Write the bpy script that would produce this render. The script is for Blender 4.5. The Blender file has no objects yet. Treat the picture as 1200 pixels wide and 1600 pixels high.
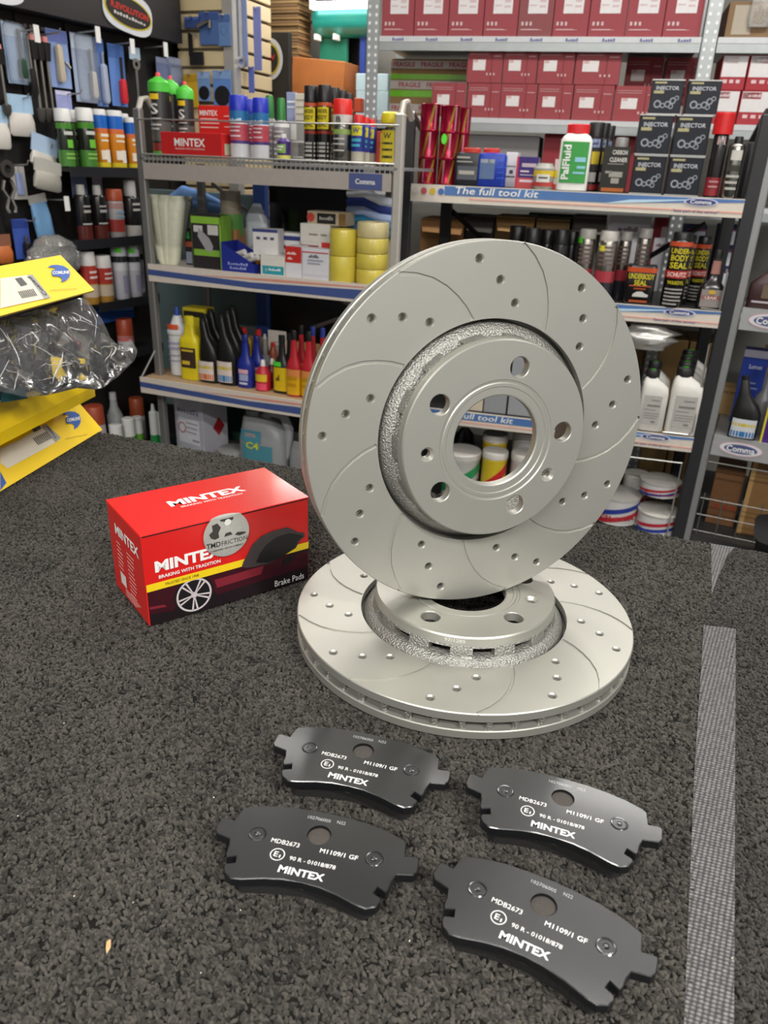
import bpy, bmesh, math, random
from mathutils import Vector, Matrix
from mathutils.geometry import delaunay_2d_cdt, tessellate_polygon
random.seed(7)
PI = math.pi
sc = bpy.context.scene
COL = sc.collection
# ------------------------------------------------------------------ camera
ZT = 0.95                     # counter top height
CAMZ = ZT + 0.022 + 0.3401
FPX = 1202.0
PITCH, ROLL = math.radians(24.3), math.radians(-2.4)
fw = Vector((0, math.cos(PITCH), -math.sin(PITCH)))
rt0 = Vector((1, 0, 0)); dn0 = fw.cross(rt0)
rt = rt0*math.cos(ROLL) + dn0*math.sin(ROLL)
dn = -rt0*math.sin(ROLL) + dn0*math.cos(ROLL)
CAM = Vector((0, 0, CAMZ))
cd = bpy.data.cameras.new('camera'); cam = bpy.data.objects.new('camera', cd); COL.objects.link(cam)
cd.sensor_fit = 'HORIZONTAL'; cd.sensor_width = 36; cd.lens = 36*FPX/1200
cd.clip_start = 0.02; cd.clip_end = 60
cd.dof.use_dof = True; cd.dof.focus_distance = 0.64; cd.dof.aperture_fstop = 20
M = Matrix((rt, -dn, -fw)).transposed().to_4x4(); M.translation = CAM
cam.matrix_world = M
sc.camera = cam
# ------------------------------------------------------------------ world / exposure
w = bpy.data.worlds.new('world'); sc.world = w; w.use_nodes = True
w.node_tree.nodes['Background'].inputs[0].default_value = (1.0, 0.99, 0.97, 1)
w.node_tree.nodes['Background'].inputs[1].default_value = 0.5
vs = sc.view_settings
vs.view_transform = 'Standard'; vs.look = 'None'; vs.exposure = 0.0; vs.gamma = 1.0; vs.use_curve_mapping = False

# ------------------------------------------------------------------ pixel helpers (1200x1600 frame)
def ray(px, py):
    return rt*((px-600)/FPX) + dn*((py-800)/FPX) + fw
def on_z(px, py, z):
    d = ray(px, py); return CAM + d*((z-CAMZ)/d.z)
def on_plane(px, py, p, n):
    d = ray(px, py); return CAM + d*((p-CAM).dot(n)/d.dot(n))

# ------------------------------------------------------------------ materials
def lin(h):
    if not isinstance(h, str): return tuple(h)[:3]
    h = h.lstrip('#'); o = []
    for i in (0, 2, 4):
        c = int(h[i:i+2], 16)/255
        o.append(c/12.92 if c <= .04045 else ((c+.055)/1.055)**2.4)
    return tuple(o)
_mats = {}
def mat(col, rough=.45, metal=0., var=.08, scale=60., spec=.5, coat=0., bump=0., alpha=1., trans=0., emit=0., bscale=None):
    key = (col, rough, metal, var, scale, spec, coat, bump, alpha, trans, emit)
    if key in _mats: return _mats[key]
    m = bpy.data.materials.new('paint_%03d' % len(_mats)); m.use_nodes = True
    nt = m.node_tree; b = nt.nodes['Principled BSDF']
    c = lin(col)
    tc = nt.nodes.new('ShaderNodeTexCoord')
    nz = nt.nodes.new('ShaderNodeTexNoise'); nz.inputs['Scale'].default_value = scale; nz.inputs['Detail'].default_value = 3
    nt.links.new(tc.outputs['Object'], nz.inputs['Vector'])
    mx = nt.nodes.new('ShaderNodeMix'); mx.data_type = 'RGBA'
    mx.inputs[6].default_value = tuple(x*(1-var) for x in c)+(1,)
    mx.inputs[7].default_value = tuple(min(1, x*(1+var)) for x in c)+(1,)
    nt.links.new(nz.outputs[0], mx.inputs[0]); nt.links.new(mx.outputs[2], b.inputs['Base Color'])
    b.inputs['Roughness'].default_value = rough; b.inputs['Metallic'].default_value = metal
    b.inputs['Specular IOR Level'].default_value = spec
    b.inputs['Coat Weight'].default_value = coat; b.inputs['Coat Roughness'].default_value = .12
    b.inputs['Alpha'].default_value = alpha; b.inputs['Transmission Weight'].default_value = trans
    if emit:
        nt.links.new(mx.outputs[2], b.inputs['Emission Color']); b.inputs['Emission Strength'].default_value = emit
    if bump:
        n2 = nt.nodes.new('ShaderNodeTexNoise'); n2.inputs['Scale'].default_value = bscale or scale*6; n2.inputs['Detail'].default_value = 3
        nt.links.new(tc.outputs['Object'], n2.inputs['Vector'])
        bp = nt.nodes.new('ShaderNodeBump'); bp.inputs['Strength'].default_value = bump; bp.inputs['Distance'].default_value = .0015
        nt.links.new(n2.outputs[0], bp.inputs['Height']); nt.links.new(bp.outputs[0], b.inputs['Normal'])
    _mats[key] = m
    return m
def plastic(c): return mat(c, .38)
def paper(c): return mat(c, .6, spec=.35)
def gloss(c): return mat(c, .22, coat=.3)
def metalm(c, r=.3): return mat(c, r, 1.)
def clear(col='#eef2f4', rough=.12, fac=.3):
    """thin clear film: mostly see-through with glossy highlights"""
    key = ('clear', col, rough, fac)
    if key in _mats: return _mats[key]
    m = bpy.data.materials.new('clear_film_%d' % len(_mats)); m.use_nodes = True; nt = m.node_tree
    for n in list(nt.nodes): nt.nodes.remove(n)
    out = nt.nodes.new('ShaderNodeOutputMaterial'); tr = nt.nodes.new('ShaderNodeBsdfTransparent'); tr.inputs[0].default_value = (.96, .965, .97, 1)
    gl = nt.nodes.new('ShaderNodeBsdfGlossy'); gl.inputs['Roughness'].default_value = rough
    df = nt.nodes.new('ShaderNodeBsdfDiffuse'); df.inputs[0].default_value = lin(col)+(1,)
    lw = nt.nodes.new('ShaderNodeLayerWeight'); lw.inputs[0].default_value = .22
    m1 = nt.nodes.new('ShaderNodeMixShader'); m2 = nt.nodes.new('ShaderNodeMixShader')
    nz = nt.nodes.new('ShaderNodeTexNoise'); nz.inputs['Scale'].default_value = 35
    mr = nt.nodes.new('ShaderNodeMapRange'); mr.inputs[1].default_value = .35; mr.inputs[2].default_value = .75
    mr.inputs[3].default_value = fac*.5; mr.inputs[4].default_value = fac*1.3
    nt.links.new(nz.outputs[0], mr.inputs[0]); nt.links.new(mr.outputs[0], m1.inputs[0])
    nt.links.new(tr.outputs[0], m1.inputs[1]); nt.links.new(df.outputs[0], m1.inputs[2])
    nt.links.new(lw.outputs['Fresnel'], m2.inputs[0]); nt.links.new(m1.outputs[0], m2.inputs[1]); nt.links.new(gl.outputs[0], m2.inputs[2])
    nt.links.new(m2.outputs[0], out.inputs[0])
    _mats[key] = m
    return m

# ------------------------------------------------------------------ mesh helpers
class MB:
    def __init__(s): s.v = []; s.f = []
    def add(s, V, F, T=None):
        o = len(s.v)
        s.v += [tuple(T @ Vector(p)) for p in V] if T is not None else [tuple(p) for p in V]
        s.f += [tuple(i+o for i in f) for f in F]
        return s
    def box(s, x0, x1, y0, y1, z0, z1, T=None):
        V = [(x0,y0,z0),(x1,y0,z0),(x1,y1,z0),(x0,y1,z0),(x0,y0,z1),(x1,y0,z1),(x1,y1,z1),(x0,y1,z1)]
        return s.add(V, [(0,3,2,1),(4,5,6,7),(0,1,5,4),(1,2,6,5),(2,3,7,6),(3,0,4,7)], T)
    def bbox(s, x0, x1, y0, y1, z0, z1, ch=.002, T=None, seg=1):
        bm = bmesh.new(); bmesh.ops.create_cube(bm, size=1)
        for q in bm.verts: q.co = Vector((x0+(q.co.x+.5)*(x1-x0), y0+(q.co.y+.5)*(y1-y0), z0+(q.co.z+.5)*(z1-z0)))
        bmesh.ops.bevel(bm, geom=list(bm.edges), offset=ch, segments=seg, affect='EDGES', profile=.5)
        bm.verts.index_update()
        s.add([q.co[:] for q in bm.verts], [tuple(q.index for q in f.verts) for f in bm.faces], T); bm.free()
        return s
    def tube(s, pts, r, n=8, T=None, cap=True):
        pts = [Vector(p) for p in pts]; V = []; F = []
        for i, p in enumerate(pts):
            t = (pts[min(i+1, len(pts)-1)]-pts[max(i-1, 0)]).normalized()
            a = t.orthogonal().normalized() if i == 0 else (a - t*a.dot(t)).normalized()
            b = t.cross(a); rr = r[i] if isinstance(r, (list, tuple)) else r
            for k in range(n):
                q = 2*PI*k/n; V.append(tuple(p + a*math.cos(q)*rr + b*math.sin(q)*rr))
        for i in range(len(pts)-1):
            for k in range(n): F.append((i*n+k, i*n+(k+1) % n, (i+1)*n+(k+1) % n, (i+1)*n+k))
        if cap: F.append(tuple(range(n))[::-1]); F.append(tuple(range((len(pts)-1)*n, len(pts)*n)))
        return s.add(V, F, T)
    def loft(s, sec, n=2., segs=24, caps=True, T=None):
        """sec: (z, w, d, xo, yo); superellipse cross-sections"""
        V = []; F = []
        for q in sec:
            z, w_, d_ = q[0], q[1], q[2]; xo = q[3] if len(q) > 3 else 0; yo = q[4] if len(q) > 4 else 0
            for k in range(segs):
                a = 2*PI*(k+.5)/segs; c, sn = math.cos(a), math.sin(a)
                V.append((xo+math.copysign(abs(c)**(2/n), c)*w_/2, yo+math.copysign(abs(sn)**(2/n), sn)*d_/2, z))
        for i in range(len(sec)-1):
            for k in range(segs): F.append((i*segs+k, i*segs+(k+1) % segs, (i+1)*segs+(k+1) % segs, (i+1)*segs+k))
        if caps: F.append(tuple(range(segs))[::-1]); F.append(tuple(range((len(sec)-1)*segs, len(sec)*segs)))
        return s.add(V, F, T)
    def lathe(s, prof, segs=32, closed=False, T=None, a0=0., a1=2*PI):
        V = []; F = []; n = len(prof); full = abs(a1-a0-2*PI) < 1e-6; cols = segs if full else segs+1
        for k in range(cols):
            a = a0+(a1-a0)*k/segs
            for (r, z) in prof: V.append((r*math.cos(a), r*math.sin(a), z))
        for k in range(segs):
            k2 = (k+1) % cols
            for i in range(n if closed else n-1):
                j = (i+1) % n; F.append((k*n+i, k2*n+i, k2*n+j, k*n+j))
        return s.add(V, F, T)
    def prism(s, pts, z0, z1, T=None):
        n = len(pts); V = [(x, y, z0) for x, y in pts]+[(x, y, z1) for x, y in pts]
        F = [(i, (i+1) % n, n+(i+1) % n, n+i) for i in range(n)]
        tri = tessellate_polygon([[Vector((x, y, 0)) for x, y in pts]])
        area = sum(pts[i][0]*pts[(i+1) % n][1]-pts[(i+1) % n][0]*pts[i][1] for i in range(n))
        for t in tri:
            a, b, c = t; cr = (pts[b][0]-pts[a][0])*(pts[c][1]-pts[a][1])-(pts[b][1]-pts[a][1])*(pts[c][0]-pts[a][0])
            if cr < 0: b, c = c, b
            F.append((a+n, b+n, c+n)); F.append((a, c, b))
        if area < 0: F = [f[::-1] if len(f) == 4 else f for f in F]
        return s.add(V, F, T)
    def poly(s, pts3, T=None):
        return s.add(pts3, [tuple(range(len(pts3)))], T)
    def build(s, name, m, parent=None, smooth=35, kind=None):
        me = bpy.data.meshes.new(name); me.from_pydata(s.v, [], s.f); me.update()
        me.materials.append(m)
        if smooth:
            me.polygons.foreach_set('use_smooth', [True]*len(me.polygons)); me.set_sharp_from_angle(angle=math.radians(smooth))
        o = bpy.data.objects.new(name, me); COL.objects.link(o); o.parent = parent
        if kind: o['kind'] = kind
        return o
def tag(o, label, cat, group=None, kind=None):
    o['label'] = label; o['category'] = cat
    if group: o['group'] = group
    if kind: o['kind'] = kind
    return o
def thing(name, label, cat, loc=(0, 0, 0), rz=0., group=None, rot=None):
    o = bpy.data.objects.new(name, None); COL.objects.link(o); o.empty_display_size = .02
    o.location = loc; o.rotation_euler = rot if rot else (0, 0, rz)
    return tag(o, label, cat, group)
def struct(name, mb, m, smooth=0):
    o = mb.build(name, m, None, smooth); o['kind'] = 'structure'; return o
def copy_thing(o, parent=None):
    c = o.copy(); COL.objects.link(c)
    if parent: c.parent = parent
    for ch in [q for q in ALLCH(o)]: copy_thing(ch, c)
    return c
def ALLCH(o): return list(o.children)
_txt = {}
def text2d(s, bold=.0, shear=0.):
    k = (s, bold, shear)
    if k not in _txt and s.startswith('~'):      # print too small to read in the photo: a row of letter-sized strokes
        n = int(s[1:]); V = []; F = []; rr = random.Random(n)
        for i in range(n):
            a, b = (i+.08)/n, (i+.80+rr.uniform(-.1, .1))/n; t_ = rr.choice((.55, .75, 1., 1.)); o = len(V)
            V += [(a, 0.), (b, 0.), (b, t_), (a, t_)]; F.append((o, o+1, o+2, o+3))
        _txt[k] = (V, F, n*.75)
    if k not in _txt:
        c = bpy.data.curves.new('lettering', 'FONT'); c.body = s; c.resolution_u = 2; c.offset = bold; c.shear = shear
        o = bpy.data.objects.new('lettering', c); m = bpy.data.meshes.new_from_object(o)
        V = [(q.co.x, q.co.y) for q in m.vertices]; F = [tuple(p.vertices) for p in m.polygons]
        bpy.data.objects.remove(o); bpy.data.curves.remove(c); bpy.data.meshes.remove(m)
        x0 = min(v[0] for v in V); x1 = max(v[0] for v in V); y0 = min(v[1] for v in V); y1 = max(v[1] for v in V)
        _txt[k] = ([((x-x0)/(x1-x0), (y-y0)/(y1-y0)) for x, y in V], F, (x1-x0)/(y1-y0))
    return _txt[k]
def fit_text(s, cx, cz, wid, hei=None, bold=.012, shear=0., rot=0.):
    """text centred on (cx,cz) in a 2-D plane, given width (and height); returns verts, faces"""
    V, F, asp = text2d(s, bold, shear)
    hei = hei or wid/asp; c, sn = math.cos(rot), math.sin(rot); out = []
    for x, y in V:
        a, b = (x-.5)*wid, (y-.5)*hei; out.append((cx+a*c-b*sn, cz+a*sn+b*c))
    return out, F
def yfront(x, w_, d_, n):
    t = min(1., abs(2*x/w_)); return -d_/2*(1-t**n)**(1/n)

# ================================================================== THE ROOM
A20 = math.radians(-20)
U20 = Vector((math.cos(A20), math.sin(A20), 0)); B20 = Vector((-math.sin(A20), math.cos(A20), 0))
def rotz(a, loc=(0, 0, 0)): return Matrix.Translation(Vector(loc)) @ Matrix.Rotation(a, 4, 'Z')
struct('floor', MB().box(-5, 6, -3, 6.5, -.05, 0), mat('#3b3b3d', .55, var=.3, scale=25))
struct('ceiling', MB().box(-5, 6, -3, 6.5, 2.75, 2.8), mat('#c2c0ba', .8, var=.03))
struct('wall_back', MB().box(-3, 4.5, 0, .1, 0, 2.75, rotz(A20, (0, 4.15, 0))), mat('#8d8b84', .8))
AW = math.radians(64); WP = Vector((-.93, 3.34, 0))
UW = Vector((math.cos(AW), math.sin(AW), 0)); NW = Vector((math.sin(AW), -math.cos(AW), 0))   # along, towards room
struct('wall_left', MB().box(-4.5, 1.2, .03, .12, 0, 2.75, rotz(AW, WP)), mat('#1c1a19', .6))

def ceiling_lamp(x, y, rz, power, label, z=2.75):
    t = thing('ceiling_light', label, 'light', (x, y, z), rz, 'linear ceiling lights over the shop')
    if z < 2.7:
        for sx in (-.5, .5): MB().tube([(sx, 0, -.01), (sx, 0, 2.75-z)], .004, 6).build('suspension_rod', mat('#b0b0ae', .4, .6), t)
    MB().bbox(-.62, .62, -.09, .09, -.06, 0, .008).build('housing', mat('#e6e6e2', .5), t)
    d = MB().box(-.6, .6, -.075, .075, -.068, -.06).build('diffuser', mat('#fff6e8', .5, emit=3.0), t, 0)
    ld = bpy.data.lights.new('lamp_light', 'AREA'); ld.shape = 'RECTANGLE'; ld.size = 1.2; ld.size_y = .15
    ld.energy = power; ld.color = (1.0, .975, .935)
    lo = bpy.data.objects.new('lamp_light', ld); COL.objects.link(lo); lo.parent = t; lo.location = (0, 0, -.072)
LAMPS = [(-.75, .95, 8), (.75, 1.25, 8), (-.25, 2.3, 12), (1.15, 2.05, 22), (-.6, -1.25, 78), (1.2, -1.05, 78)]
for i, (x, y, p) in enumerate(LAMPS):
    ceiling_lamp(x, y, A20, p, 'white linear ceiling light with frosted diffuser')
ceiling_lamp(-.02, 3.45, A20, 13, 'white linear light hung on rods over the back racks', 2.3)

# ================================================================== COUNTER + CARPET
E0 = Vector((-.365, 1.026, 0)); UE = Vector((.728, -.267, 0)).normalized(); VE = Vector((UE.y, -UE.x, 0))  # VE points to camera side
AE = math.atan2(UE.y, UE.x)
c = thing('shop_counter', 'carpet-topped shop counter the brake parts lie on', 'counter', (0, 0, 0))
TE = rotz(AE, E0)
MB().box(-.55, 1.25, -.93, -.006, ZT-.045, ZT-.006, TE).build('top', mat('#5a4a3a', .6), c, 0)
MB().box(-.5, 1.2, -.88, -.05, 0, ZT-.045, TE).build('cabinet', mat('#4a4744', .6), c, 0)
def EL(s, v): return E0 + UE*s + VE*v
def flat(name, pts, z, m, parent=None):
    tri = tessellate_polygon([[Vector((p[0], p[1], 0)) for p in pts]])
    F = []
    for a, b, cc in tri:
        cr = (pts[b][0]-pts[a][0])*(pts[cc][1]-pts[a][1])-(pts[b][1]-pts[a][1])*(pts[cc][0]-pts[a][0])
        F.append((a, b, cc) if cr > 0 else (a, cc, b))
    mb = MB(); mb.add([(p[0], p[1], z) for p in pts], F)
    return mb.build(name, m, parent, 0)
def carpet_mat(dark, light):
    m = bpy.data.materials.new('carpet_pile'); m.use_nodes = True; nt = m.node_tree; b = nt.nodes['Principled BSDF']
    at = nt.nodes.new('ShaderNodeAttribute'); at.attribute_type = 'INSTANCER'; at.attribute_name = 'tint'
    g = nt.nodes.new('ShaderNodeNewGeometry'); nz = nt.nodes.new('ShaderNodeTexNoise'); nz.inputs['Scale'].default_value = 14; nz.inputs['Detail'].default_value = 4
    nt.links.new(g.outputs['Position'], nz.inputs['Vector'])
    ad = nt.nodes.new('ShaderNodeMath'); ad.operation = 'MULTIPLY_ADD'; ad.inputs[1].default_value = .55
    ms = nt.nodes.new('ShaderNodeMath'); ms.operation = 'MULTIPLY'; ms.inputs[1].default_value = .45
    nt.links.new(nz.outputs[0], ms.inputs[0]); nt.links.new(at.outputs['Fac'], ad.inputs[0]); nt.links.new(ms.outputs[0], ad.inputs[2])
    cr = nt.nodes.new('ShaderNodeValToRGB'); cr.color_ramp.elements[0].position = .15; cr.color_ramp.elements[1].position = .85
    cr.color_ramp.elements[0].color = lin(dark)+(1,); cr.color_ramp.elements[1].color = lin(light)+(1,)
    nt.links.new(ad.outputs[0], cr.inputs[0]); nt.links.new(cr.outputs[0], b.inputs['Base Color'])
    b.inputs['Roughness'].default_value = .9; b.inputs['Specular IOR Level'].default_value = .15
    b.inputs['Sheen Weight'].default_value = .12
    return m
def pile(obj, m, density, r, sx, seed):
    ng = bpy.data.node_groups.new('carpet_pile', 'GeometryNodeTree')
    ng.interface.new_socket('Geometry', in_out='INPUT', socket_type='NodeSocketGeometry')
    ng.interface.new_socket('Geometry', in_out='OUTPUT', socket_type='NodeSocketGeometry')
    N = ng.nodes.new; L = ng.links.new
    gi = N('NodeGroupInput'); go = N('NodeGroupOutput')
    dp = N('GeometryNodeDistributePointsOnFaces'); dp.inputs['Density'].default_value = density; dp.inputs['Seed'].default_value = seed
    ic = N('GeometryNodeMeshIcoSphere'); ic.inputs['Radius'].default_value = r; ic.inputs['Subdivisions'].default_value = 2
    ss = N('GeometryNodeSetShadeSmooth'); sm = N('GeometryNodeSetMaterial'); sm.inputs['Material'].default_value = m
    # bend the tuft a little: offset by position so it looks like a curled loop
    ip = N('GeometryNodeInstanceOnPoints')
    rr = N('FunctionNodeRandomValue'); rr.data_type = 'FLOAT_VECTOR'; rr.inputs[0].default_value = (-.7, -.7, 0); rr.inputs[1].default_value = (.7, .7, 6.283)
    rs = N('FunctionNodeRandomValue'); rs.data_type = 'FLOAT_VECTOR'; rs.inputs[0].default_value = (sx*.8, .5, .55); rs.inputs[1].default_value = (sx*1.35, .8, .95)
    sp = N('GeometryNodeSetPosition'); rz_ = N('FunctionNodeRandomValue'); rz_.data_type = 'FLOAT_VECTOR'
    rz_.inputs[0].default_value = (0, 0, -.0008); rz_.inputs[1].default_value = (0, 0, .0011)
    na = N('GeometryNodeStoreNamedAttribute'); na.domain = 'INSTANCE'; na.data_type = 'FLOAT'; na.inputs['Name'].default_value = 'tint'
    rt_ = N('FunctionNodeRandomValue'); rt_.data_type = 'FLOAT'
    jg = N('GeometryNodeJoinGeometry')
    L(gi.outputs[0], dp.inputs['Mesh']); L(dp.outputs['Points'], sp.inputs['Geometry']); L(rz_.outputs[0], sp.inputs['Offset'])
    L(sp.outputs[0], ip.inputs['Points']); L(ic.outputs['Mesh'], ss.inputs[0]); L(ss.outputs[0], sm.inputs['Geometry']); L(sm.outputs[0], ip.inputs['Instance'])
    L(rr.outputs[0], ip.inputs['Rotation']); L(rs.outputs[0], ip.inputs['Scale'])
    L(ip.outputs[0], na.inputs['Geometry']); L([o for o in rt_.outputs if o.type == 'VALUE'][0], na.inputs['Value'])
    L(na.outputs[0], jg.inputs[0]); L(gi.outputs[0], jg.inputs[0]); L(jg.outputs[0], go.inputs[0])
    md = obj.modifiers.new('pile', 'NODES'); md.node_group = ng
CM1 = carpet_mat('#1b1a18', '#524e48'); CM2 = carpet_mat('#191816', '#4a4743')
mainp = [EL(-.55, .93), EL(-.55, 0), EL(.10, 0)]
mainp = [EL(-.55, .0), EL(-.55, .93), EL(.1, .93), Vector((.105, .105)), Vector((.154, .233)), Vector((.217, .399)), Vector((.292, .588)), Vector((.318, .647)), Vector((.360, .757))]
BASEM = mat('#1b1a18', .95, spec=.1)
cp = flat('carpet', mainp, ZT-.0028, BASEM)
tag(cp, 'charcoal pile carpet covering the counter under the brake parts', 'carpet', kind='stuff')
pile(cp, CM1, 420000, .00135, 1.35, 1)
rp = [Vector((.12, .10)), EL(.75, .93), EL(1.25, .93), EL(1.25, 0), Vector((.381, .7515)), Vector((.363, .730)), Vector((.318, .647)), Vector((.294, .592)), Vector((.313, .584)), Vector((.172, .234))]
cp2 = flat('carpet_offcut', rp, ZT-.0028, BASEM)
tag(cp2, 'fine dark carpet offcut beyond the grey seam strip', 'carpet', kind='stuff')
pile(cp2, CM2, 480000, .00122, 1.3, 2)
# grey textured strip in the seam
sp_ = [Vector((.10, .10)), Vector((.154, .233)), Vector((.217, .399)), Vector((.292, .588)), Vector((.30, .60)), Vector((.318, .647)), Vector((.360, .757)), Vector((.380, .749)), Vector((.313, .584)), Vector((.172, .234)), Vector((.12, .10))]
def strip_mat():
    m = mat('#5b5859', .55, var=.06, scale=40, spec=.3)
    m = m.copy(); m.name = 'seam_strip_weave'; nt = m.node_tree; b = nt.nodes['Principled BSDF']
    tc = nt.nodes.new('ShaderNodeTexCoord'); mp = nt.nodes.new('ShaderNodeMapping'); mp.inputs['Rotation'].default_value = (0, 0, math.radians(-68)); mp.inputs['Scale'].default_value = (1, 1.3, 1)
    vo = nt.nodes.new('ShaderNodeTexVoronoi'); vo.inputs['Scale'].default_value = 340; vo.inputs['Randomness'].default_value = .15
    nt.links.new(tc.outputs['Object'], mp.inputs[0]); nt.links.new(mp.outputs[0], vo.inputs['Vector'])
    bp = nt.nodes.new('ShaderNodeBump'); bp.inputs['Strength'].default_value = .9; bp.inputs['Distance'].default_value = .002; bp.invert = True
    cr = nt.nodes.new('ShaderNodeValToRGB'); cr.color_ramp.elements[0].position = .25; cr.color_ramp.elements[1].position = .62
    cr.color_ramp.elements[0].color = lin('#8a8787')+(1,); cr.color_ramp.elements[1].color = lin('#454344')+(1,)
    nt.links.new(vo.outputs['Distance'], cr.inputs[0]); nt.links.new(cr.outputs[0], b.inputs['Base Color'])
    nt.links.new(vo.outputs['Distance'], bp.inputs['Height']); nt.links.new(bp.outputs[0], b.inputs['Normal'])
    return m
SM = strip_mat()
so = flat('seam_strip', [Vector((.094, .09)), Vector((.151, .233)), Vector((.214, .399)), Vector((.289, .5885)), Vector((.316, .5845)), Vector((.175, .234)), Vector((.116, .09))], ZT-.0008, SM)
tag(so, 'long grey textured plastic strip in the seam between the carpets', 'strip', 'seam strips')
so = flat('seam_strip', [Vector((.317, .645)), Vector((.358, .757)), Vector((.381, .7495)), Vector((.365, .730))], ZT-.0008, SM)
tag(so, 'short grey strip end showing at the back edge of the counter', 'strip', 'seam strips')
# bits of debris on the pile
def splinter(px, py, L, wd, rz, label):
    p = on_z(px, py, ZT+.0016)
    o = MB().add([(-L/2, 0, 0), (-L*.1, -wd/2, .0004), (L*.4, -wd*.3, .0006), (L/2, wd*.1, 0), (L*.3, wd/2, .0004), (-L*.2, wd*.35, .0008), (0, 0, -.0008)],
                 [(0, 1, 2, 3, 4, 5), (1, 0, 6), (2, 1, 6), (3, 2, 6), (4, 3, 6), (5, 4, 6), (0, 5, 6)]).build('wood_splinter', mat('#c9a877', .7), None, 0)
    o.location = p; o.rotation_euler = (.15, .1, rz)
    tag(o, label, 'splinter')
splinter(169, 1479, .0085, .0026, 1.75, 'pale wood splinter lying on the charcoal carpet')
for (px, py) in ((28, 1275), (334, 1246), (116, 1400), (314, 1520), (208, 1410), (376, 1422), (1144, 1497), (100, 1130), (560, 1200), (640, 1470)):
    p = on_z(px, py, ZT+.0012); s = random.uniform(.0006, .001)
    o = MB().loft([(-s*.5, s*.6, s*.5), (0, s*1.6, s), (s*.5, s*.7, s*.6)], 2, 6).build('lint_fleck', mat('#cfcabd', .8), None)
    o.location = p; o.rotation_euler = (0, 0, random.uniform(0, 3)); tag(o, 'tiny pale fleck of lint caught in the carpet pile', 'fleck', 'lint flecks on the carpet')

# ================================================================== BRAKE DISCS
SILV = mat('#b1b0a8', .44, .68, var=.03, scale=30, bump=.04, bscale=2500)
CAST = mat('#a5a49e', .42, .8, var=.06, scale=80, bump=1.0, bscale=650)
RIMM = mat('#b4b4b0', .5, .6, var=.05, scale=40, bump=.2, bscale=900)
DARK = mat('#2c2c2c', .6)
def circ(cx, cy, r, n, ph=0.): return [(cx+r*math.cos(2*PI*(k+ph)/n), cy+r*math.sin(2*PI*(k+ph)/n)) for k in range(n)]
def cdt(loops, classify, z):
    V = []; E = []
    for lp in loops:
        o = len(V); V += [Vector(p) for p in lp]; E += [(o+i, o+(i+1) % len(lp)) for i in range(len(lp))]
    r = delaunay_2d_cdt(V, E, [], 0, 1e-7)
    ov, of = r[0], r[2]; out = {}
    for f in of:
        a, b, c_ = (ov[i] for i in f); cl = classify((a.x+b.x+c_.x)/3, (a.y+b.y+c_.y)/3)
        if cl is None: continue
        if (b.x-a.x)*(c_.y-a.y)-(b.y-a.y)*(c_.x-a.x) < 0: f = f[::-1]
        out.setdefault(cl, []).append(f)
    return ov, out
def wall(mb, loop, z0, z1, inward=False, loop2=None):
    n = len(loop); l2 = loop2 or loop
    V = [(x, y, z0) for x, y in loop]+[(x, y, z1) for x, y in l2]
    F = [(i, (i+1) % n, n+(i+1) % n, n+i) for i in range(n)]
    mb.add(V, [f[::-1] for f in F] if inward else F)
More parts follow.
